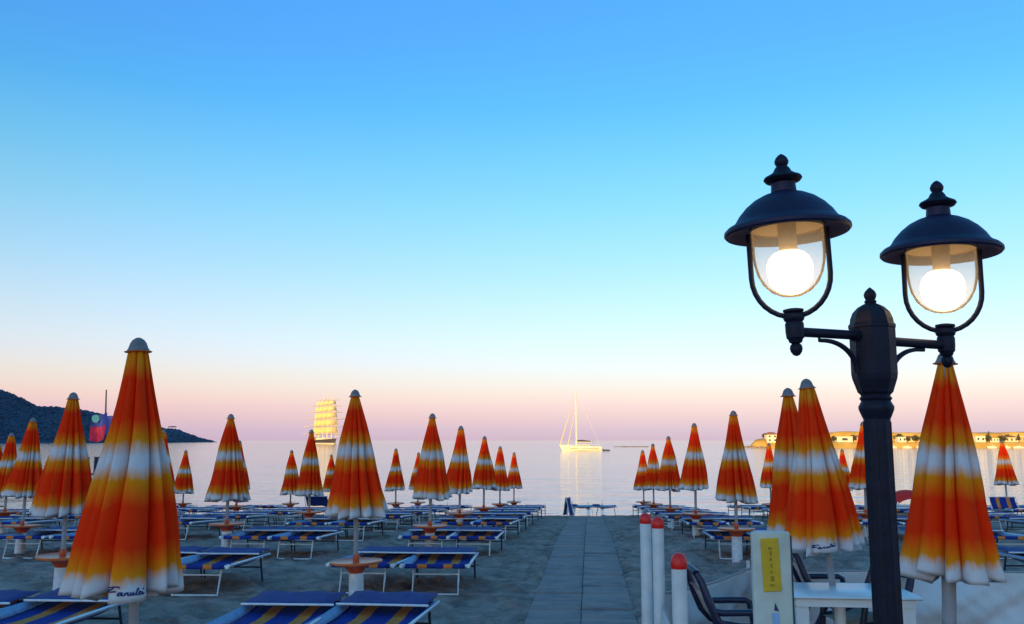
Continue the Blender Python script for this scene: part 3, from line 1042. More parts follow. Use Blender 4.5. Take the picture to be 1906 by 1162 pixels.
class Canopy:
    """pleated closed canopy: top at z=0, hem near z=-CL"""
    def __init__(self, seed, rhem=0.35, panel=None):
        r_ = random.Random(seed)
        n = r_.choice((12, 13, 14))
        cuts = []
        if panel:
            cuts = [panel[0]]
            rest = 2 * PI - (panel[1] - panel[0])
            ws = [r_.uniform(.55, 1.5) for _ in range(n - 1)]
            a = panel[1]
            for w in ws:
                cuts.append(a)
                a += rest * w / sum(ws)
        else:
            ws = [r_.uniform(.5, 1.6) for _ in range(n)]
            a = r_.uniform(0, 6)
            for w in ws:
                cuts.append(a)
                a += 2 * PI * w / sum(ws)
        self.c = cuts
        self.n = n
        self.amp = [r_.uniform(.8, 1.0) for _ in range(n)]
        self.drop = [r_.uniform(-.028, .028) for _ in range(n)]
        self.skew = [r_.uniform(1.1, 2.0) for _ in range(n)]
        self.edge = [r_.uniform(.10, .24) for _ in range(n)]
        self.hemtilt = [r_.uniform(-.05, .05) for _ in range(n)]
        self.tw = r_.uniform(-.22, .22) if not panel else 0.06
        self.rhem = rhem
        self.off = (r_.uniform(-.05, .05), r_.uniform(-.05, .05))
        self.seed = seed
        if panel:
            self.amp[0], self.edge[0], self.skew[0], self.hemtilt[0] = 1.0, .12, 2.6, -.03

    def pt(self, th, t, push=0.0):
        q = (th - self.c[0]) % (2 * PI) + self.c[0]
        k = max(i for i in range(self.n) if self.c[i] <= q + 1e-9)
        a = self.c[k]
        b = self.c[k + 1] if k + 1 < self.n else self.c[0] + 2 * PI
        return self.pleat(k, min(1, max(0, (q - a) / (b - a))), t, push)

    def pleat(self, k, u, t, push=0.0):
        """point on pleat k: it climbs steeply out of its crease, then lies back towards the next crease"""
        a = self.c[k]
        b = self.c[k + 1] if k + 1 < self.n else self.c[0] + 2 * PI
        w = b - a
        e = self.edge[k]
        if u < e:
            x = u / e
            ridge = x * x * (3 - 2 * x)
            over = math.sin(PI * x) * .5 + x * .5
        else:
            x = (u - e) / (1 - e)
            ridge = 1 - x ** self.skew[k]
            over = .5 * (1 - x)
        ridge *= self.amp[k]
        g = min(1, .35 + t * 1.1)
        Rr = 0.056 + (self.rhem - 0.056) * t ** 0.96 + 0.008 * math.sin(2.6 * t * PI + self.seed)
        depth = (0.36 + 0.28 * g) * min(1, .45 + w / 1.1)
        wr = 0.016 * noise.noise((a * 2.2 + self.seed, t * 3.2, u * 1.5 + self.seed)) * t + .005 * noise.noise((a * 5 + u * 3, t * 11, self.seed)) * t
        r = Rr * (1 - depth + depth * ridge) + push + wr
        sway = .16 * noise.noise((a * 1.7, t * 1.6, self.seed * .37)) * t * (1 - t) * 3 * w
        th = a + w * u - .30 * w * over * g + self.tw * (1 - t) + sway
        z = -CL * t + t ** 4 * (self.drop[k] + self.hemtilt[k] * (u - .5) + .012 * math.sin(PI * u)) + .006 * noise.noise((a * 3 + u * 4, 9.1, self.seed)) * t
        return Vector((r * math.cos(th) + self.off[0] * t * t, r * math.sin(th) + self.off[1] * t * t, z))

    def mesh(self, name):
        nt_ = 42
        us = []
        for k in range(self.n):
            e = self.edge[k]
            us += [(k, e * i / 5) for i in range(5)] + [(k, e + (1 - e) * i / 9) for i in range(9)]
        na = len(us)
        vs_, fs, vv = [], [], []
        for i in range(nt_ + 1):
            t = i / nt_
            for k, u in us:
                vs_.append(self.pleat(k, u, t)); vv.append(t)
        # turned-in hem and folded underside
        for rr, zz, tt in ((0.95, .010, .99), (0.66, 0.02, .90), (0.22, 0.07, .80)):
            for j, (k, u) in enumerate(us):
                p = self.pleat(k, u, 1.0)
                vs_.append(Vector((p.x * rr, p.y * rr, p.z + zz + 0.03 * math.sin(j * .6) * (1 - rr)))); vv.append(tt)
        m_ = len(vs_) // na
        for i in range(m_ - 1):
            for k in range(na):
                j = (k + 1) % na
                fs.append((i * na + k, (i + 1) * na + k, (i + 1) * na + j, i * na + j))
        me = bpy.data.meshes.new(name)
        me.from_pydata([tuple(p) for p in vs_], [], fs)
        uvl = me.uv_layers.new(name='band')
        for lp in me.loops:
            uvl.data[lp.index].uv = (0.5, vv[lp.vertex_index])
        me.polygons.foreach_set('use_smooth', [True] * len(me.polygons))
        me.materials.append(M['canopy'])
        me.update()
        return me


# brushed script on the lettered hems: strokes in a unit box, drawn letter by letter
LETTERS = [[(.02, .05), (.06, .55), (.12, 1.0)], [(.00, .85), (.10, 1.05), (.22, 1.0), (.27, .86)], [(.05, .55), (.13, .60), (.20, .56)],
           [(.33, .42), (.28, .45), (.25, .28), (.28, .14), (.33, .30), (.35, .45), (.35, .18), (.39, .14)],
           [(.41, .12), (.43, .42), (.44, .30), (.48, .44), (.50, .14), (.53, .14)],
           [(.55, .42), (.55, .16), (.59, .14), (.62, .42), (.62, .16), (.66, .16)],
           [(.67, .16), (.73, .60), (.75, .74), (.71, .70), (.70, .20), (.74, .13)],
           [(.77, .28), (.82, .34), (.82, .44), (.78, .42), (.77, .18), (.84, .14)],
           [(.88, .40), (.88, .16), (.93, .14), (.96, .24)], [(.90, .60), (.93, .66)]]


def lettering(cn, th0, th1, t_lo, t_hi, rise=0.0):
    mb = MB()
    for st in LETTERS:
        pts = []
        for (a, b), (c, d) in zip(st, st[1:]):
            for q in range(5):
                u = q / 5
                pts.append((a + (c - a) * u, b + (d - b) * u))
        pts.append(st[-1])
        mb.tube([cn.pt(th0 + (th1 - th0) * (x + 0.05 * y), t_lo + (t_hi - t_lo) * y - rise * x, 0.002) for x, y in pts], 0.0042, 5)
    return mb


PANEL = (-1.80, -0.88)
VAR = {0: Canopy(3, .345, PANEL), 1: Canopy(21, .365, (-1.72, -0.82)), 2: Canopy(5, .395), 3: Canopy(8, .385), 4: Canopy(13, .375), 5: Canopy(34, .40), 7: Canopy(61, .36), 8: Canopy(72, .41), 9: Canopy(90, .385), 6: Canopy(55, .35, (-1.95, -1.2))}
VAR[0].off = (-.065, 0)
VAR[6].off = (.03, 0)
VMESH = {k: c.mesh('canopy') for k, c in VAR.items()}
cap_me = MB().lathe([(.066, -.002), (.064, .004), (.057, .014), (.053, .026), (.046, .046), (.034, .064), (.016, .076), (.008, .079)], 20).mesh('cap', M['cap_grey'], 'auto')
rim_me = MB().lathe([(.055, -.010), (.076, -.010), (.080, -.005), (.060, .002)], 20).mesh('cap_rim', M['table_orange'], 'auto')
tb = MB().lathe([(.05, -.02), (.27, -.012), (.30, .000), (.305, .018), (.30, .024), (.285, .016), (.05, .012)], 28)
table_me = tb.mesh('table_top', M['table_orange'], 'auto')
hub_me = MB().lathe([(.075, -.13), (.085, -.10), (.12, -.06), (.165, -.018), (.17, -.014), (.02, -.013)], 20).mesh('hub', M['hub_red'], 'auto')
knob_me = MB().lathe([(.036, .012), (.040, .05), (.034, .09), (.03, .10)], 12).mesh('collar', M['hub_red'], 'auto')
pole_me = MB().tube([(0, 0, 0), (0, 0, 1)], .028, 14).mesh('pole', M['pole_white'], 'auto')
base_me = MB().lathe([(.088, 0), (.084, 1), (.078, 1.02)], 18).mesh('base_tube', M['base_white'], 'auto')


def link(name, me, parent, loc=(0, 0, 0), sc=None):
    o = bpy.data.objects.new(name, me)
    COL.objects.link(o)
    o.parent = parent
    o.location = loc
    if sc:
        o.scale = sc
    return o


CANO = {}


def umbrella(px, py, D, label, var=2, lean=0.0, leany=0.0, sc=1.0, spin=None, table=True, tab_h=0.50, base=True, text=None, pole=1.0):
    """closed umbrella whose cap shows at photo point (px, py)"""
    tip = at(px, py, D)
    vec = Vector((lean, leany, 1)).normalized()
    H = (tip.z - G(D)) / vec.z
    root = tip - vec * H
    root.z = G(root.y) - 0.01
    H = (tip - root).length
    o = tag(empty('beach_umbrella', root), label, 'umbrella', 'closed beach umbrellas')
    o.rotation_euler = vec.to_track_quat('Z', 'Y').to_euler()
    spin = rnd.uniform(0, 6.28) if spin is None else spin
    q = vec.to_track_quat('Z', 'Y')
    # undo the arbitrary roll of the track quaternion so that a spin of 0 keeps the drawn panel where it was drawn
    xax = q @ Vector((1, 0, 0))
    roll = -math.atan2(xax.y, xax.x)
    top = H - 0.075 * sc
    c = link('canopy', VMESH[var], o, (0, 0, top), (sc, sc, sc))
    c.rotation_euler = (0, 0, spin + roll)
    if text:
        t = lettering(VAR[var], *text).build('lettering', M['ink'], c)
    k = link('cap', cap_me, o, (0, 0, top), (sc, sc, sc))
    link('cap_rim', rim_me, k)
    link('pole', pole_me, o, (0, 0, -.25), (pole, pole, H + .15))
    if table:
        t = link('table_top', table_me, o, (0, 0, tab_h))
        link('hub', hub_me, t)
        link('collar', knob_me, t)
    if base:
        link('base_tube', base_me, o, (0, 0, -.1), (1, 1, tab_h - .02))
    return o


ORD = ['first', 'second', 'third', 'fourth', 'fifth', 'sixth', 'seventh', 'eighth', 'ninth']


def ulabel(side, col, row):
    s_ = 'headland side' if side == 'L' else 'lamp post side'
    return 'closed orange umbrella, %s of walkway, %s column from it, %s row from sea' % (s_, ORD[col], ORD[row])


# (px, py of cap, depth, side, column from the walkway, row from the sea, lean, scale)
UM = [(661, 726, 10.9, 'L', 0, 5, -.03, 1.0), (805, 770, 16.4, 'L', 0, 4, .02, 1.0), (858, 793, 21.3, 'L', 0, 3, 0, 1.0),
      (902, 812, 26.0, 'L', 0, 2, 0, 1.0), (931, 831, 32.4, 'L', 0, 1, .01, 1.0), (957, 842, 37.8, 'L', 0, 0, 0, 1.0),
      (137, 731, 11.3, 'L', 1, 5, 0, 1.0), (430, 771, 16.6, 'L', 1, 4, 0, 1.0), (580, 800, 21.3, 'L', 1, 3, 0, 1.0),
      (737, 835, 32.2, 'L', 1, 1, 0, 1.0), (779, 842, 36.5, 'L', 1, 0, 0, 1.0),
      (62, 778, 17.0, 'L', 2, 4, .01, 1.0), (305, 800, 22.5, 'L', 2, 3, .0, 1.0), (446, 820, 27, 'L', 2, 2, 0.01, 1.0),
      (543, 838, 32.2, 'L', 2, 1, 0, 1.0), (617, 846, 36.5, 'L', 2, 0, 0, 1.0),
      (22, 806, 22.0, 'L', 3, 3, 0, 1.0), (346, 838, 33, 'L', 3, 1, 0, 1.0), (-2, 826, 27.5, 'L', 4, 2, 0, 1.0),
      (1365, 765, 15.6, 'R', 0, 4, 0, 1.0), (1292, 788, 20.8, 'R', 0, 3, 0, 1.0), (1244, 812, 26, 'R', 0, 2, 0, 1.0),
      (1215, 826, 30.6, 'R', 0, 1, 0, 1.0), (1196, 838, 35.6, 'R', 0, 0, 0, 1.0),
      (1606, 785, 20.8, 'R', 1, 3, 0, 1.0), (1412, 810, 26.5, 'R', 1, 2, .0, 1.0), (1431, 825, 31, 'R', 1, 1, 0, 1.0),
      (1567, 836, 33.5, 'R', 2, 1, 0, 1.0), (1865, 820, 31.8, 'R', 4, 1, 0, 1.0), (1916, 832, 34, 'R', 5, 0, 0, 1.0)]
for i, (px_, py_, D_, sd, col, row, ln, sc_) in enumerate(UM):
    if px_ == 1412:
        continue
    umbrella(px_, py_, D_, ulabel(sd, col, row), var=(2, 7, 3, 8, 4, 9, 5)[i % 7], lean=ln + rnd.uniform(-.012, .012), leany=rnd.uniform(-.02, .02),
             sc=sc_ * rnd.uniform(.97, 1.04), tab_h=rnd.uniform(.50, .56))
umbrella(258, 630, 5.45, 'largest closed orange umbrella, script lettering on its white hem, beside striped loungers', 0, lean=-.04, spin=0.50,
         sc=1.0, text=(-1.78, -1.20, .978, .940, .0))
umbrella(1500, 706, 7.85, 'closed orange umbrella whose pole passes through the white plastic table', 1, lean=-.085, spin=-.32, sc=.97, table=False, base=False,
         text=(-1.70, -1.16, .985, .955, .02))
umbrella(1466, 723, 9.1, 'closed orange umbrella overlapped by the one through the white table', 6, lean=-.03, spin=.25, sc=.98)
umbrella(1759, 655, 6.25, 'closed orange umbrella on a thick grey pole before the white windbreak', 6, lean=.050, spin=.30, sc=1.02, table=False, base=False, pole=1.6)


# ------------------------------------------------------------------ sun loungers
LW, LLEN = .86, 1.72


def bed_z(v):
    """height of the bed along its length, near foot end v=0 to head v=1"""
    return .365 - .045 * math.sin(PI * min(1, v * 1.1)) - .02 * v


def make_lounger(kind):
    o = empty('sun_lounger')
    fr = MB()
    hw = LW / 2
    for s_ in (-1, 1):
        fr.tube([(s_ * hw, -LLEN / 2 - .02, .37), (s_ * hw, -LLEN / 2 + .3, .372), (s_ * hw, LLEN / 2, .35)], .017, 8)
        fr.tube([(s_ * (hw - .005), -LLEN / 2 - .05, .37), (s_ * (hw - .005), -LLEN / 2 + .0, .37)], .026, 8)
    fr.tube([(-hw, -LLEN / 2, .37), (hw, -LLEN / 2, .37)], .016, 8)
    fr.tube([(-hw, LLEN / 2, .35), (hw, LLEN / 2, .35)], .016, 8)
    fr.build('frame', M['white_metal'], o)
    rows = []
    for i in range(15):
        v = i / 14
        y = -LLEN / 2 + .03 + v * (LLEN - .06)
        rows.append([((-1 + 2 * j / 8) * (hw - .05), y, bed_z(v) - .02 * (1 - (-1 + 2 * j / 8) ** 2)) for j in range(9)])
    xs_ = [(-1 + 2 * j / 8) * (hw - .05) for j in range(9)]
    rows = [[(x, -LLEN / 2 - .022, .335) for x in xs_], [(x, -LLEN / 2 - .024, .375) for x in xs_], [(x, -LLEN / 2 - .008, .392) for x in xs_]] + rows
    rows += [[(x, LLEN / 2 + .008, .372) for x in xs_], [(x, LLEN / 2 + .024, .355) for x in xs_], [(x, LLEN / 2 + .022, .32) for x in xs_]]
    MB().sheet(rows, .006).build('sling', M['sling'], o, smooth=True)
    for s_ in (-1, 1):
        rows = []
        for i in range(13):
            v = i / 12
            y = -LLEN / 2 + .03 + v * (LLEN - .06)
            rows.append([(s_ * (hw - .055), y, bed_z(v) + .004), (s_ * (hw - .030), y, bed_z(v) * .5 + .19), (s_ * (hw - .002), y, .393 - .02 * v), (s_ * (hw + .022), y, .372 - .02 * v)])
        MB().sheet(rows, .005).build('side_band', M['sling_band'], o, smooth=True)
    # folding sun shade over the head end
    if kind == 'flat':
        rows = []
        for i in range(7):
            v = i / 6
            y = LLEN / 2 - .52 + v * .56
            rows.append([((-1 + 2 * j / 6) * (hw - .01), y, .405 + .03 * v + .008 * math.sin(j * 2.1 + i)) for j in range(7)])
        sh = MB().sheet(rows, .008).build('sun_shade', M['shade_blue'], o, smooth=True)
        MB().tube([(-hw - .01, LLEN / 2 - .53, .405), (hw + .01, LLEN / 2 - .53, .405)], .011, 8).build('shade_bar', M['white_metal'], sh)
    else:
        rows = []
        lean = .16 if kind == 'up' else -.30
        for i in range(8):
            v = i / 7
            rows.append([((-1 + 2 * j / 6) * (hw - .03), LLEN / 2 - .40 + lean * v + .03 * math.sin(PI * v), .42 + .34 * v + .008 * math.sin(j * 2.1 + i)) for j in range(7)])
        sh = MB().sheet(rows, .008).build('sun_shade', M['sling'] if kind == 'up' else M['shade_blue'], o, smooth=True)
        bar = MB()
        bar.tube([(-hw, LLEN / 2 - .42, .37), (-hw, LLEN / 2 - .40 + lean, .77), (hw, LLEN / 2 - .40 + lean, .77), (hw, LLEN / 2 - .42, .37)], .013, 8)
        bar.build('shade_bar', M['white_metal'], sh)
    # hoop leg under the foot end, two dark legs under the head
    lw = .29
    mb = MB()
    mb.tube([(-lw, -LLEN / 2 + .16, .35), (-lw, -LLEN / 2 + .04, .012), (lw, -LLEN / 2 + .04, .012), (lw, -LLEN / 2 + .16, .35)], .015, 8)
    mb.tube([(-lw, -LLEN / 2 + .125, .25), (lw, -LLEN / 2 + .125, .25)], .011, 8)
    mb.tube([(-hw, -LLEN / 2 + .17, .355), (hw, -LLEN / 2 + .17, .355)], .013, 8)
    mb.build('hoop_leg', M['white_metal'], o)
    for s_ in (-1, 1):
        MB().tube([(s_ * (hw - .02), LLEN / 2 - .36, .36), (s_ * (hw - .02), LLEN / 2 - .22, -.02)], .014, 8).build('leg', M['dark_leg'], o)
    MB().tube([(-hw + .02, LLEN / 2 - .30, .20), (hw - .02, LLEN / 2 - .30, .20)], .011, 8).build('crossbar', M['dark_leg'], o)
    return o


PROTO = {k: make_lounger(k) for k in ('flat', 'up', 'tilt')}
used = {}


def lounger(x, y, rz, label, kind='flat'):
    if kind not in used:
        o = PROTO[kind]
        used[kind] = 1
    else:
        o = copy_tree(PROTO[kind])
    yc = y + LLEN / 2
    slope = (G(yc + .8) - G(yc - .8)) / 1.6
    o.location = (x, yc, G(yc) - .004)
    o.rotation_euler = Euler((math.atan(slope), 0, rz))
    tag(o, label, 'lounger', 'blue striped sun loungers in rows')
    return o


rl = random.Random(77)
# depth of the foot end of each lounger row, nearest last
ROWY = [36.2, 32.6, 29.3, 26.4, 23.4, 20.0, 16.0, 11.9, 7.75]
LCOL = [(-1.30, .075), (-4.35, .075), (-8.2, .078), (-11.9, .08), (-15.6, .08)]
RCOL = [(4.05, .07), (7.9, .07), (11.7, .07), (15.5, .07), (19.4, .07)]
COMMON = 'blue lounger with orange stripes, '
NOTES = {'up': ', sun shade raised', 'tilt': ', sun shade tipped forward'}
for side, cols in (('L', LCOL), ('R', RCOL)):
    for ci, (x0, dr) in enumerate(cols):
        for ri, y in enumerate(ROWY):
            for w, off in enumerate((-.45, .45)):
                yj = y + rl.uniform(-.16, .16)
                x = x0 + (yj - 12.9) * dr + off + rl.uniform(-.03, .03)
                if side == 'R' and ci == 0 and y < 13.5:
                    continue
                if side == 'R' and yj < 10.5:
                    continue
                if side == 'R' and ci == 0 and off < 0 and y < 21:
                    x += .15
                # only those the picture can show
                px_ = 953 + F * x / (yj + 1)
                if px_ < -75 or px_ > 1906 + 75:
                    continue
                kind = 'flat'
                r_ = rl.random()
                if 21 < y < 33 and ci > 0 and r_ < .05:
                    kind = 'up'
                elif 21 < y < 33 and ci > 0 and r_ < .08:
                    kind = 'tilt'
                near = (off > 0) if side == 'L' else (off < 0)
                lb = 'blue striped lounger, %s, column %s from walkway, %s row from sea, %s one' % (
                    'headland side' if side == 'L' else 'lamp side', ORD[ci], ORD[ri], 'inner' if near else 'outer')
                lb = lb.replace('column ' + ORD[ci], ORD[ci] + ' column')
                lounger(x, yj, R(-4.3) + rl.uniform(-.05, .05), lb, kind)

# loungers at the end of the walkway, set crosswise at the edge of the sand
for px_, lb in ((1084, 'dark lounger seen side-on at the end of the walkway, beside the folded one'), (1126, 'dark lounger seen side-on at the end of the walkway, away from the folded one')):
    o = lounger(xpx(px_, 36.8, -.9), 36.6, R(86), lb)
    o.location.y = 36.9
    o.scale = (.9, .52, 1)
    o.rotation_euler = (0, 0, R(86))
    o.location.z = G(36.9) + .004
# one lounger folded up and left standing
fo = tag(empty('folded_lounger', (xpx(1058, 35.6, -.8), 35.6, G(35.6))), 'folded lounger standing upright at the end of the walkway', 'lounger')
fo.rotation_euler = (0, 0, R(58))
for s_, ln_ in ((-1, .16), (1, -.12)):
    mb = MB()
    mb.tube([(-.16, s_ * .15, .0), (-.16, s_ * .15 + ln_, .72), (.16, s_ * .15 + ln_, .72), (.16, s_ * .15, .0)], .016, 8)
    mb.build('frame', M['white_metal'], fo)
    MB().sheet([[(x, s_ * .15 + ln_ * v + .02 * math.sin(PI * v), .05 + .64 * v) for x in (-.14, -.05, .05, .14)] for v in (0, .25, .5, .75, 1)], .008).build('sling', M['shade_blue'], fo)


# ------------------------------------------------------------------ street lamp with two lanterns
PD = 3.62
pm = lambda py, px_half, D: px_half / F * (D * math.cos(PITCH) + (zpx(py, D) - CAMZ) * math.sin(PITCH))
pc = at(1631, 760, PD)
lx = pc.x
lamp = tag(empty('street_lamp', (lx, PD, G(PD))), 'dark iron lamp post with two lit hooded lanterns on a cross arm', 'street lamp')
zl = lambda py: zpx(py, PD) - G(PD)
mb = MB()
zt = zl(757)
prof = [(.10, -.3), (.10, .02), (.088, .05), (.082, .16), (.07, .20), (.062, .24), (.0545, .30), (.0525, .9), (.0505, zt - .03)]
mb.lathe(prof, 28)
mb.build('pole', M['iron'], lamp)
fl = MB()
for k in range(10):
    a = 2 * PI * k / 10
    fl.tube([(.0515 * math.cos(a), .0515 * math.sin(a), .34), (.0485 * math.cos(a), .0485 * math.sin(a), zt - .06)], .0055, 6)
fl.build('fluting', M['iron'], lamp)
MB().lathe([(.050, zt - .05), (.057, zt - .035), (.066, zt - .012), (.067, zt), (.060, zt + .012), (.055, zt + .022), (.062, zt + .032), (.055, zt + .04), (.056, zl(735))], 28).build('collar', M['iron'], lamp)
z0, z1, z2 = zl(736), zl(706), zl(607)
MB().lathe([(.054, z0), (.066, z0 + .012), (.083, z1), (.0865, z1 + .02), (.0865, z2 - .012), (.089, z2 - .008), (.089, z2 + .004), (.084, z2 + .010)], 8, ph=PI / 8).build('head', M['iron'], lamp, smooth=False)
hd = MB().lathe([(.083, z2 + .009), (.080, z2 + .03), (.070, z2 + .055), (.050, z2 + .076), (.028, z2 + .088), (.018, z2 + .092)], 8, ph=PI / 8).build('head_cap', M['iron'], lamp, smooth=False)
MB().lathe([(.020, z2 + .088), (.024, z2 + .098), (.018, z2 + .106), (.023, z2 + .116), (.0245, z2 + .127), (.019, z2 + .140), (.009, z2 + .150), (.002, z2 + .156)], 16).build('finial', M['iron'], hd)

L0 = Vector((lx, PD, G(PD)))
for side, px_, py_arm, D_, tilt in ((-1, 1480, 627, 3.47, -.036), (1, 1761, 640, 3.77, .006)):
    w = at(px_, py_arm, D_) - L0                     # arm end in lamp coordinates
    hz = zl(626 if side < 0 else 634)
    start = Vector((side * .078, 0, hz))
    dirv = Vector((w.x, w.y, 0)).normalized()
    start = dirv * .080 + Vector((0, 0, hz))
    end = Vector((w.x, w.y, hz - (.004 if side > 0 else 0)))
    arm = MB().tube([start, end], .0185, 12).build('arm', M['iron'], lamp)
    MB().tube([start, start + dirv * .012], .027, 12).build('arm_collar', M['iron'], arm)
    pts = []
    for i in range(13):
        t = i / 12
        a = t * PI / 2
        rad = Vector((0, 0, hz - .13)) + dirv * (.084 + .155 * (1 - math.cos(a)))
        rad.z = hz - .150 + .122 * math.sin(a)
        pts.append(rad)
    pts.append(pts[-1] + dirv * .03)
    br = MB().tube(pts, [.013 - .005 * i / 13 for i in range(14)], 8).build('brace', M['iron'], arm)
    MB().tube([pts[-1] + Vector((0, 0, -.002)), pts[-1] + Vector((0, 0, .022))], .005, 6).build('brace_pin', M['iron'], br)
    # lantern, its own small frame standing on the arm end
    k = 1.0
    ln = empty('lantern', end)
    ln.rotation_euler = (0, tilt, 0)
    ln.parent = lamp
    MB().lathe([(.001, -.094), (.012, -.090), (.021, -.077), (.024, -.064), (.021, -.052), (.015, -.046), (.024, -.041), (.027, -.03), (.033, -.024), (.035, .0), (.035, .030),
                (.031, .038), (.037, .044), (.040, .054), (.037, .066), (.032, .072), (.039, .078), (.038, .086), (.02, .090)], 20).build('holder', M['iron'], ln)
    HW, zb, zt_ = .146, .070, .395
    pts = [(-HW, 0, zt_), (-HW, 0, zt_ - .15)]
    for i in range(17):
        a = PI + PI * i / 16
        pts.append((HW * math.cos(a), 0, .058 + .160 + .160 * math.sin(a)))
    pts += [(HW, 0, zt_ - .15), (HW, 0, zt_)]
    ho = MB().tube(pts, .0105, 10).build('hoop', M['iron'], ln)
    ho.rotation_euler = (0, 0, R(-18))
    zg = .402
    glass = [(.137, zg), (.137, zg - .09), (.134, zg - .13), (.124, zg - .175), (.104, zg - .215), (.074, zg - .246), (.038, zg - .263), (.002, zg - .268)]
    MB().lathe(glass, 40, cap=False).build('glass_bell', M['glass'], ln, smooth=True)
    zc = zg - .168
    bulb = [(.002, zc - .092), (.032, zc - .086), (.060, zc - .068), (.080, zc - .038), (.087, zc), (.085, zc + .030), (.075, zc + .055), (.058, zc + .072), (.04, zc + .080), (.002, zc + .081)]
    MB().lathe(bulb, 32).build('globe', M['bulb'], ln, smooth=True)
    MB().lathe([(.030, zc + .075), (.034, zc + .085), (.036, zg + .03), (.03, zg + .045)], 20).build('socket', M['reflector'], ln)
    MB().lathe([(.136, zg - .004), (.140, zg + .004), (.120, zg + .030), (.06, zg + .05), (.002, zg + .052)], 32, cap=False).build('reflector', M['reflector'], ln)
    zr = zg - .006
    hat = [(.222, zr - .014), (.232, zr - .016), (.239, zr - .008), (.238, zr + .004), (.226, zr + .016), (.206, zr + .026), (.194, zr + .038), (.178, zr + .064),
           (.152, zr + .094), (.120, zr + .120), (.086, zr + .138), (.056, zr + .148), (.049, zr + .152), (.046, zr + .188), (.050, zr + .192), (.02, zr + .194)]
    under = [(.222, zr - .014), (.200, zr + .012), (.160, zr + .022), (.141, zr + .020)]
    h_ = MB().lathe(hat, 48, cap=False)
    h_.lathe(under, 48, cap=False)
    ht = h_.build('hat', M['hat'], ln)
    zn = zr + .190
    MB().lathe([(.050, zn), (.066, zn + .006), (.074, zn + .016), (.070, zn + .024), (.050, zn + .034), (.036, zn + .044), (.030, zn + .056), (.026, zn + .062), (.020, zn + .068),
                (.026, zn + .078), (.0275, zn + .088), (.022, zn + .101), (.012, zn + .112), (.002, zn + .118)], 24).build('finial', M['iron'], ht)


# ------------------------------------------------------------------ white posts with red caps and the canvas windbreak
def cap_post(px, py, D, r, label):
    p = at(px, py, D)
    h = p.z - G(D)
    o = tag(empty('barrier_post', (p.x, D, G(D))), label, 'post', 'white posts with red caps')
    MB().lathe([(r, -.3), (r, h - .085), (r * .97, h - .08)], 20).build('shaft', M['post_white'], o)
    MB().lathe([(r * 1.0, h - .088), (r * 1.07, h - .084), (r * 1.09, h - .055), (r * .98, h - .03), (r * .70, h - .010), (r * .3, h - .001), (.002, h)], 20).build('cap', M['cap_red'], o)
    return p, h


PA = cap_post(1263, 1029, 5.3, .043, 'white red-capped post standing alone beside the navy chair back')
PB = cap_post(1224, 962, 7.3, .046, 'white red-capped post at the windbreak corner, next to the walkway chair')
PC = cap_post(1201, 955, 7.9, .047, 'white red-capped post right at the walkway edge, behind its neighbour')


def canvas(pts, h0, h1, label, seed, sag=.03):
    """hanging canvas along a ground line; folds run diagonally from the fixings"""
    rows = []
    L_ = [0]
    for a, b in zip(pts, pts[1:]):
        L_.append(L_[-1] + (Vector(b) - Vector(a)).length)
    n = int(L_[-1] / .045)
    m_ = 22
    for j in range(m_ + 1):
        v = j / m_
        row = []
        for i in range(n + 1):
            s_ = L_[-1] * i / n
            k = max(q for q in range(len(pts) - 1) if L_[q] <= s_ + 1e-9)
            t = (s_ - L_[k]) / (L_[k + 1] - L_[k])
            p = Vector(pts[k]).lerp(Vector(pts[k + 1]), t)
            d = (Vector(pts[k + 1]) - Vector(pts[k])).normalized()
            nrm = Vector((d.y, -d.x))
            span = math.sin(PI * t)
            hh = (h0 + (h1 - h0) * (s_ / L_[-1])) - sag * span
            fold = .045 * noise.noise((s_ * 1.1 + v * 1.6, v * 1.3 - s_ * .5, seed)) + .028 * noise.noise((s_ * 3.0 - v * 3.4, v * 1.4, seed + 4)) + .012 * noise.noise((s_ * 9 + v * 5, v * 3, seed + 8))
            fold *= .6 + math.sin(PI * min(1, .1 + v)) * 1.6
            q = p + nrm * fold
            row.append((q.x, q.y, G(q.y) - .03 + (hh + .03) * v))
        rows.append(row)
    o = empty('windbreak', (0, 0, 0))
    MB().sheet(rows, .004).build('canvas', M['tarp'], o, smooth=True, fix=False)
    mb = MB()
    mb.tube([(r_[0], r_[1], r_[2] + .006) for r_ in rows[-1]][::3] + [rows[-1][-1]], .009, 6)
    mb.build('rope', M['pole_white'], o)
    for i, p in enumerate(pts[1:], 1):
        hh = h0 + (h1 - h0) * L_[i] / L_[-1]
        MB().tube([(p[0], p[1] + .045, -.2), (p[0], p[1] + .045, hh + .05)], .018, 8).build('stake', M['post_white'], o)
    tag(o, label, 'windbreak')
    return o


canvas([(PB[0].x + .06, 7.42), (2.3, 9.1), (4.1, 9.35), (5.9, 9.3), (8.2, 9.5)], .72, .60, 'long white canvas windbreak stretched low behind the navy chairs and table', 2.2)
canvas([(PA[0].x - .0, 5.36), (PB[0].x + .03, 7.25)], .62, .66, 'short white canvas side between two red-capped posts along the walkway', 6.1, .02)


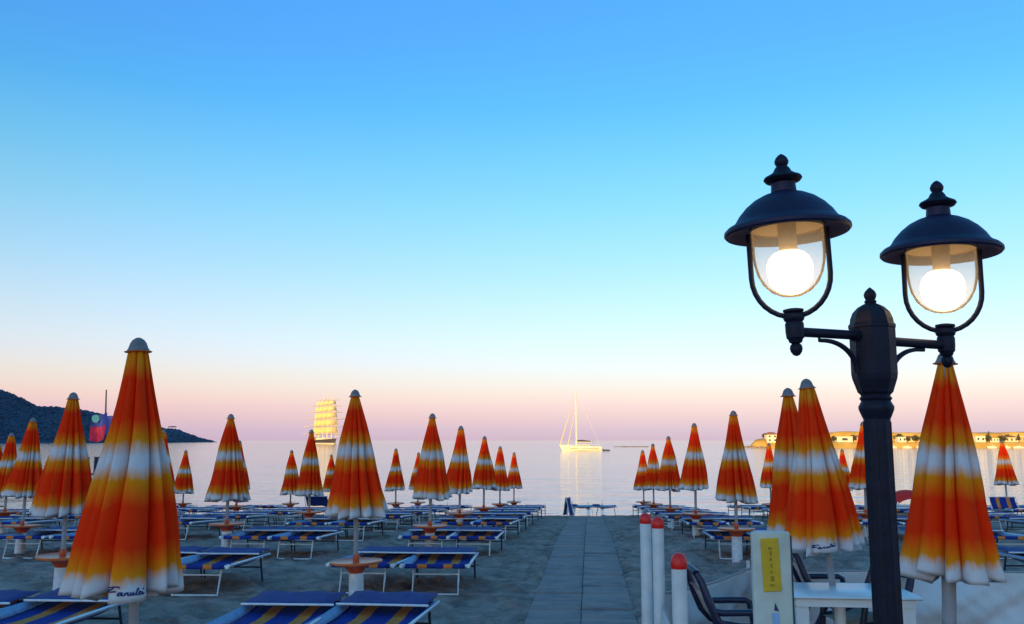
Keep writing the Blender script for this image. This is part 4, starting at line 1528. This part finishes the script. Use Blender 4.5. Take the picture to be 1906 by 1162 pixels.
# ------------------------------------------------------------------ terrace chairs and table
def make_chair():
    o = empty('terrace_chair')
    # local: seat faces +X
    for s_ in (-1, 1):
        y = s_ * .26
        mb = MB()
        mb.tube([(-.34, y * .86, .93), (-.31, y * .9, .88), (-.26, y * .95, .74), (-.20, y, .60), (-.13, y, .52), (-.03, y, .475), (.10, y, .455), (.24, y, .45)], [.022, .028, .032, .032, .028, .026, .025, .024], 10)
        mb.build('side_rail', M['navy'], o)
        MB().tube([(-.235, y * .99, .665), (-.16, y * 1.04, .652), (.0, y * 1.06, .655), (.15, y * 1.06, .655), (.185, y * 1.06, .635), (.20, y * 1.05, .56), (.215, y * 1.02, .46), (.25, y * 1.02, .0)], .025, 10).build('arm_leg', M['navy'], o)
        MB().tube([(-.08, y, .50), (-.22, y * 1.02, .22), (-.30, y * 1.03, .0)], .024, 10).build('leg', M['navy'], o)
    MB().tube([(-.34, -.224, .93), (-.355, -.1, .955), (-.355, .1, .955), (-.34, .224, .93)], .026, 10).build('top_rail', M['navy'], o)
    MB().tube([(-.29, -.235, .80), (-.285, 0, .80), (-.29, .235, .80)], .013, 8).build('back_bar', M['navy'], o)
    rows = []
    prof = [(-.283, .785), (-.25, .72), (-.195, .60), (-.135, .53)]
    rows = [[(x, y, z) for y in (-.225, -.11, 0, .11, .225)] for x, z in prof]
    MB().sheet(rows, .006).build('back_sling', M['beige'], o, smooth=True)
    rows = [[(x, y, z - .012 * (1 - (y / .23) ** 2)) for y in (-.235, -.11, 0, .11, .235)] for x, z in ((-.10, .50), (-.02, .472), (.10, .452), (.235, .447))]
    MB().sheet(rows, .006).build('seat_sling', M['beige'], o, smooth=True)
    return o


chair = make_chair()
CH = [(1366, 7.25, R(1), 'navy armchair with beige sling back beside the lone red-capped post'),
      (1540, 8.55, R(-6), 'navy armchair behind the white board, pushed up to the white table'),
      (1604, 7.85, R(196), 'navy armchair half hidden behind white table legs and the lamp post')]
for i, (px_, D_, rz, lb) in enumerate(CH):
    o = chair if i == 0 else copy_tree(chair)
    o.location = (xpx(px_, D_, .9), D_, G(D_))
    o.rotation_euler = (0, 0, rz)
    tag(o, lb, 'chair', 'navy armchairs on the terrace')

TBX, TBY = xpx(1581, 7.5, .7), 7.62
tbl = tag(empty('terrace_table', (TBX, TBY, G(TBY)), R(-5)), 'white plastic table with an umbrella pole through its top', 'table')
MB().bbox((0, 0, .71), (1.0, .72, .022), .008).build('table_top', M['plastic_white'], tbl)
ap = MB()
ap.box((0, -.315, .668), (.90, .02, .062)).box((0, .315, .668), (.90, .02, .062)).box((-.45, 0, .668), (.02, .60, .062)).box((.45, 0, .668), (.02, .60, .062))
ap.build('apron', M['plastic_white'], tbl, smooth=False)
for sx in (-1, 1):
    for sy in (-1, 1):
        MB().box((sx * .40, sy * .27, .32), (.09, .07, .68), taper=1.12).build('leg', M['plastic_white'], tbl, smooth=False)
MB().lathe([(.045, -.02), (.045, .69)], 14, c=(-.04, -.0, 0)).build('centre_tube', M['plastic_white'], tbl)

# white board post with a yellow notice and a little sail sticker
BD = 4.0
bc = at(1433, 990, BD)
bh = bc.z - G(BD)
bd = tag(empty('notice_board', (bc.x, BD, G(BD)), R(2)), 'narrow white board with upright yellow notice and small sail sticker', 'notice board')
mpx = 1 / F * (BD * math.cos(PITCH))
MB().bbox((0, 0, bh / 2 - .1), (70 * mpx, .035, bh + .2), .005).build('board', M['board_white'], bd)
MB().box((37 * mpx, .006, bh / 2 - .1), (3 * mpx, .03, bh + .17)).build('edge_strip', M['dark_leg'], bd, smooth=False)


def z_on(py):
    return zpx(py, BD) - G(BD)


rot = Matrix.Rotation(R(-2.0), 3, 'Y')
yc_ = (z_on(1001) + z_on(1100)) / 2
pl = MB().bbox((-3 * mpx, -.0205, yc_), (33 * mpx, .006, z_on(1001) - z_on(1100)), .002, rot).build('yellow_notice', M['plate_yellow'], bd)
mk = MB()
for i, (py_, hh, wv) in enumerate(((1020, 5, 7), (1029, 8, 4), (1040, 6, 4), (1052, 7, 3), (1064, 5, 4), (1076, 9, 7), (1088, 4, 8))):
    mk.box((-3 * mpx + (i % 2 - .5) * mpx + (1050 - py_) * -.034 * mpx, -.0240, z_on(py_)), (wv * mpx, .001, hh * mpx))
mk.build('print', M['print_ochre'], pl, smooth=False)
st = MB()
st.add([(x * mpx, y_, z_on(py_)) for y_ in (-.0195, -.0178) for x, py_ in ((2, 1121), (9, 1137), (0, 1135))], [(0, 1, 2), (5, 4, 3), (0, 3, 4, 1), (1, 4, 5, 2), (2, 5, 3, 0)])
st.build('sail_sticker', M['print_navy'], bd, smooth=False)
st = MB()
st.add([(x * mpx, y_, z_on(py_)) for y_ in (-.0195, -.0178) for x, py_ in ((-5, 1140), (9, 1140), (10, 1166), (-3, 1166))], [(0, 1, 2, 3), (7, 6, 5, 4), (0, 4, 5, 1), (1, 5, 6, 2), (2, 6, 7, 3), (3, 7, 4, 0)])
st.build('blue_sticker', M['print_blue'], bd, smooth=False)

# ------------------------------------------------------------------ lookout stand with flag, pedal boat
FD = 30.0
fp = at(177, 890, FD)
gz = G(FD)
fs_ = tag(empty('lookout_stand', (fp.x, FD, gz)), 'dark lookout stand beyond the umbrellas on the headland side', 'lookout')
ppm = F / FD
H0 = 2.05
for dx, dy in ((-.16, -.2), (.16, -.2), (-.16, .3), (.16, .3)):
    MB().tube([(dx * 1.2, dy * 1.2, -.1), (dx, dy, H0)], .035, 8).build('leg', M['dark_leg'], fs_)
MB().box((0, .05, H0 - .55), (.42, .6, .05)).build('seat', M['dark_leg'], fs_, smooth=False)
MB().box((0, .33, H0 - .25), (.42, .04, .5)).build('backrest', M['dark_leg'], fs_, smooth=False)
for k in range(3):
    MB().tube([(-.2, -.22, .45 + .4 * k), (.2, -.22, .45 + .4 * k)], .022, 6).build('rung', M['dark_leg'], fs_)
MB().tube([(.16, .1, 1.17), (.42, .1, 1.17), (.42, .1, .95)], .025, 6).build('side_arm', M['dark_leg'], fs_)
top = at(183, 724, FD)
fl_ = tag(empty('flag_pole', (fp.x + .02, FD + .55, gz)), 'thin dark pole flying a pink and blue flag behind the lookout', 'flag pole')
MB().tube([(0, 0, -.2), (0, 0, H0), (top.x - fp.x, 0, top.z - gz)], [.045, .04, .022], 8).build('pole', M['dark_leg'], fl_)


def flag_pt(u, v):
    return (u * .92, .09 * math.sin(u * 13 + v * 2) - .04, v - .22 * abs(u) + .05 * math.sin(u * 8))


za, zb_ = at(183, 767, FD).z - gz, at(183, 817, FD).z - gz
for nm, u0, u1, v0, v1, m_ in (('pink_cloth', -.52, .0, zb_, zb_ + (za - zb_) * .55, 'flag_pink'), ('blue_cloth', .0, .50, zb_ + .12, za - .12, 'flag_blue'), ('upper_cloth', -.52, 0, zb_ + (za - zb_) * .55, za, 'flag_blue')):
    MB().sheet([[flag_pt(u0 + (u1 - u0) * i / 10, v0 + (v1 - v0) * j / 5) for i in range(11)] for j in range(6)], .006).build(nm, M[m_], fl_)
rp_ = MB().lathe([(.002, 0), (.13, .0), (.13, .012), (.002, .012)], 20).build('round_patch', M['flag_teal'], fl_)
rp_.location = (-.30, -.15, zb_ + (za - zb_) * .76)
rp_.rotation_euler = (R(90), 0, 0)

pd = tag(empty('pedal_boat', (xpx(1690, 31.5, -.6), 31.5, G(31.5)), R(8)), 'red and white pedal boat drawn up on the sand behind lamp post', 'pedal boat')
for s_ in (-1, 1):
    hull_mesh(MB(), 2.4, .46, .34, bow=.35, n=10, keel=0.0, sheer=.3).build('float', M['hull_white'], pd).location = (0, s_ * .5, 0.02)
MB().bbox((0, 0, .42), (1.9, 1.45, .09), .02).build('deck', M['hull_white'], pd)
sh = MB()
rows = []
for i in range(9):
    t = i / 8
    rows.append([(-.62 + 1.24 * t, -.55 + 1.1 * j / 8, .46 + .52 * max(0, math.sin(PI * (.06 + .88 * t))) ** .45 * max(0, math.sin(PI * (.04 + .92 * j / 8))) ** .3) for j in range(9)])
sh.sheet(rows, .02)
sh.build('shell', M['red_boat'], pd)
MB().tube([(.1, -.2, .9), (.14, -.2, 1.12)], .02, 6).build('lever', M['dark_leg'], pd)
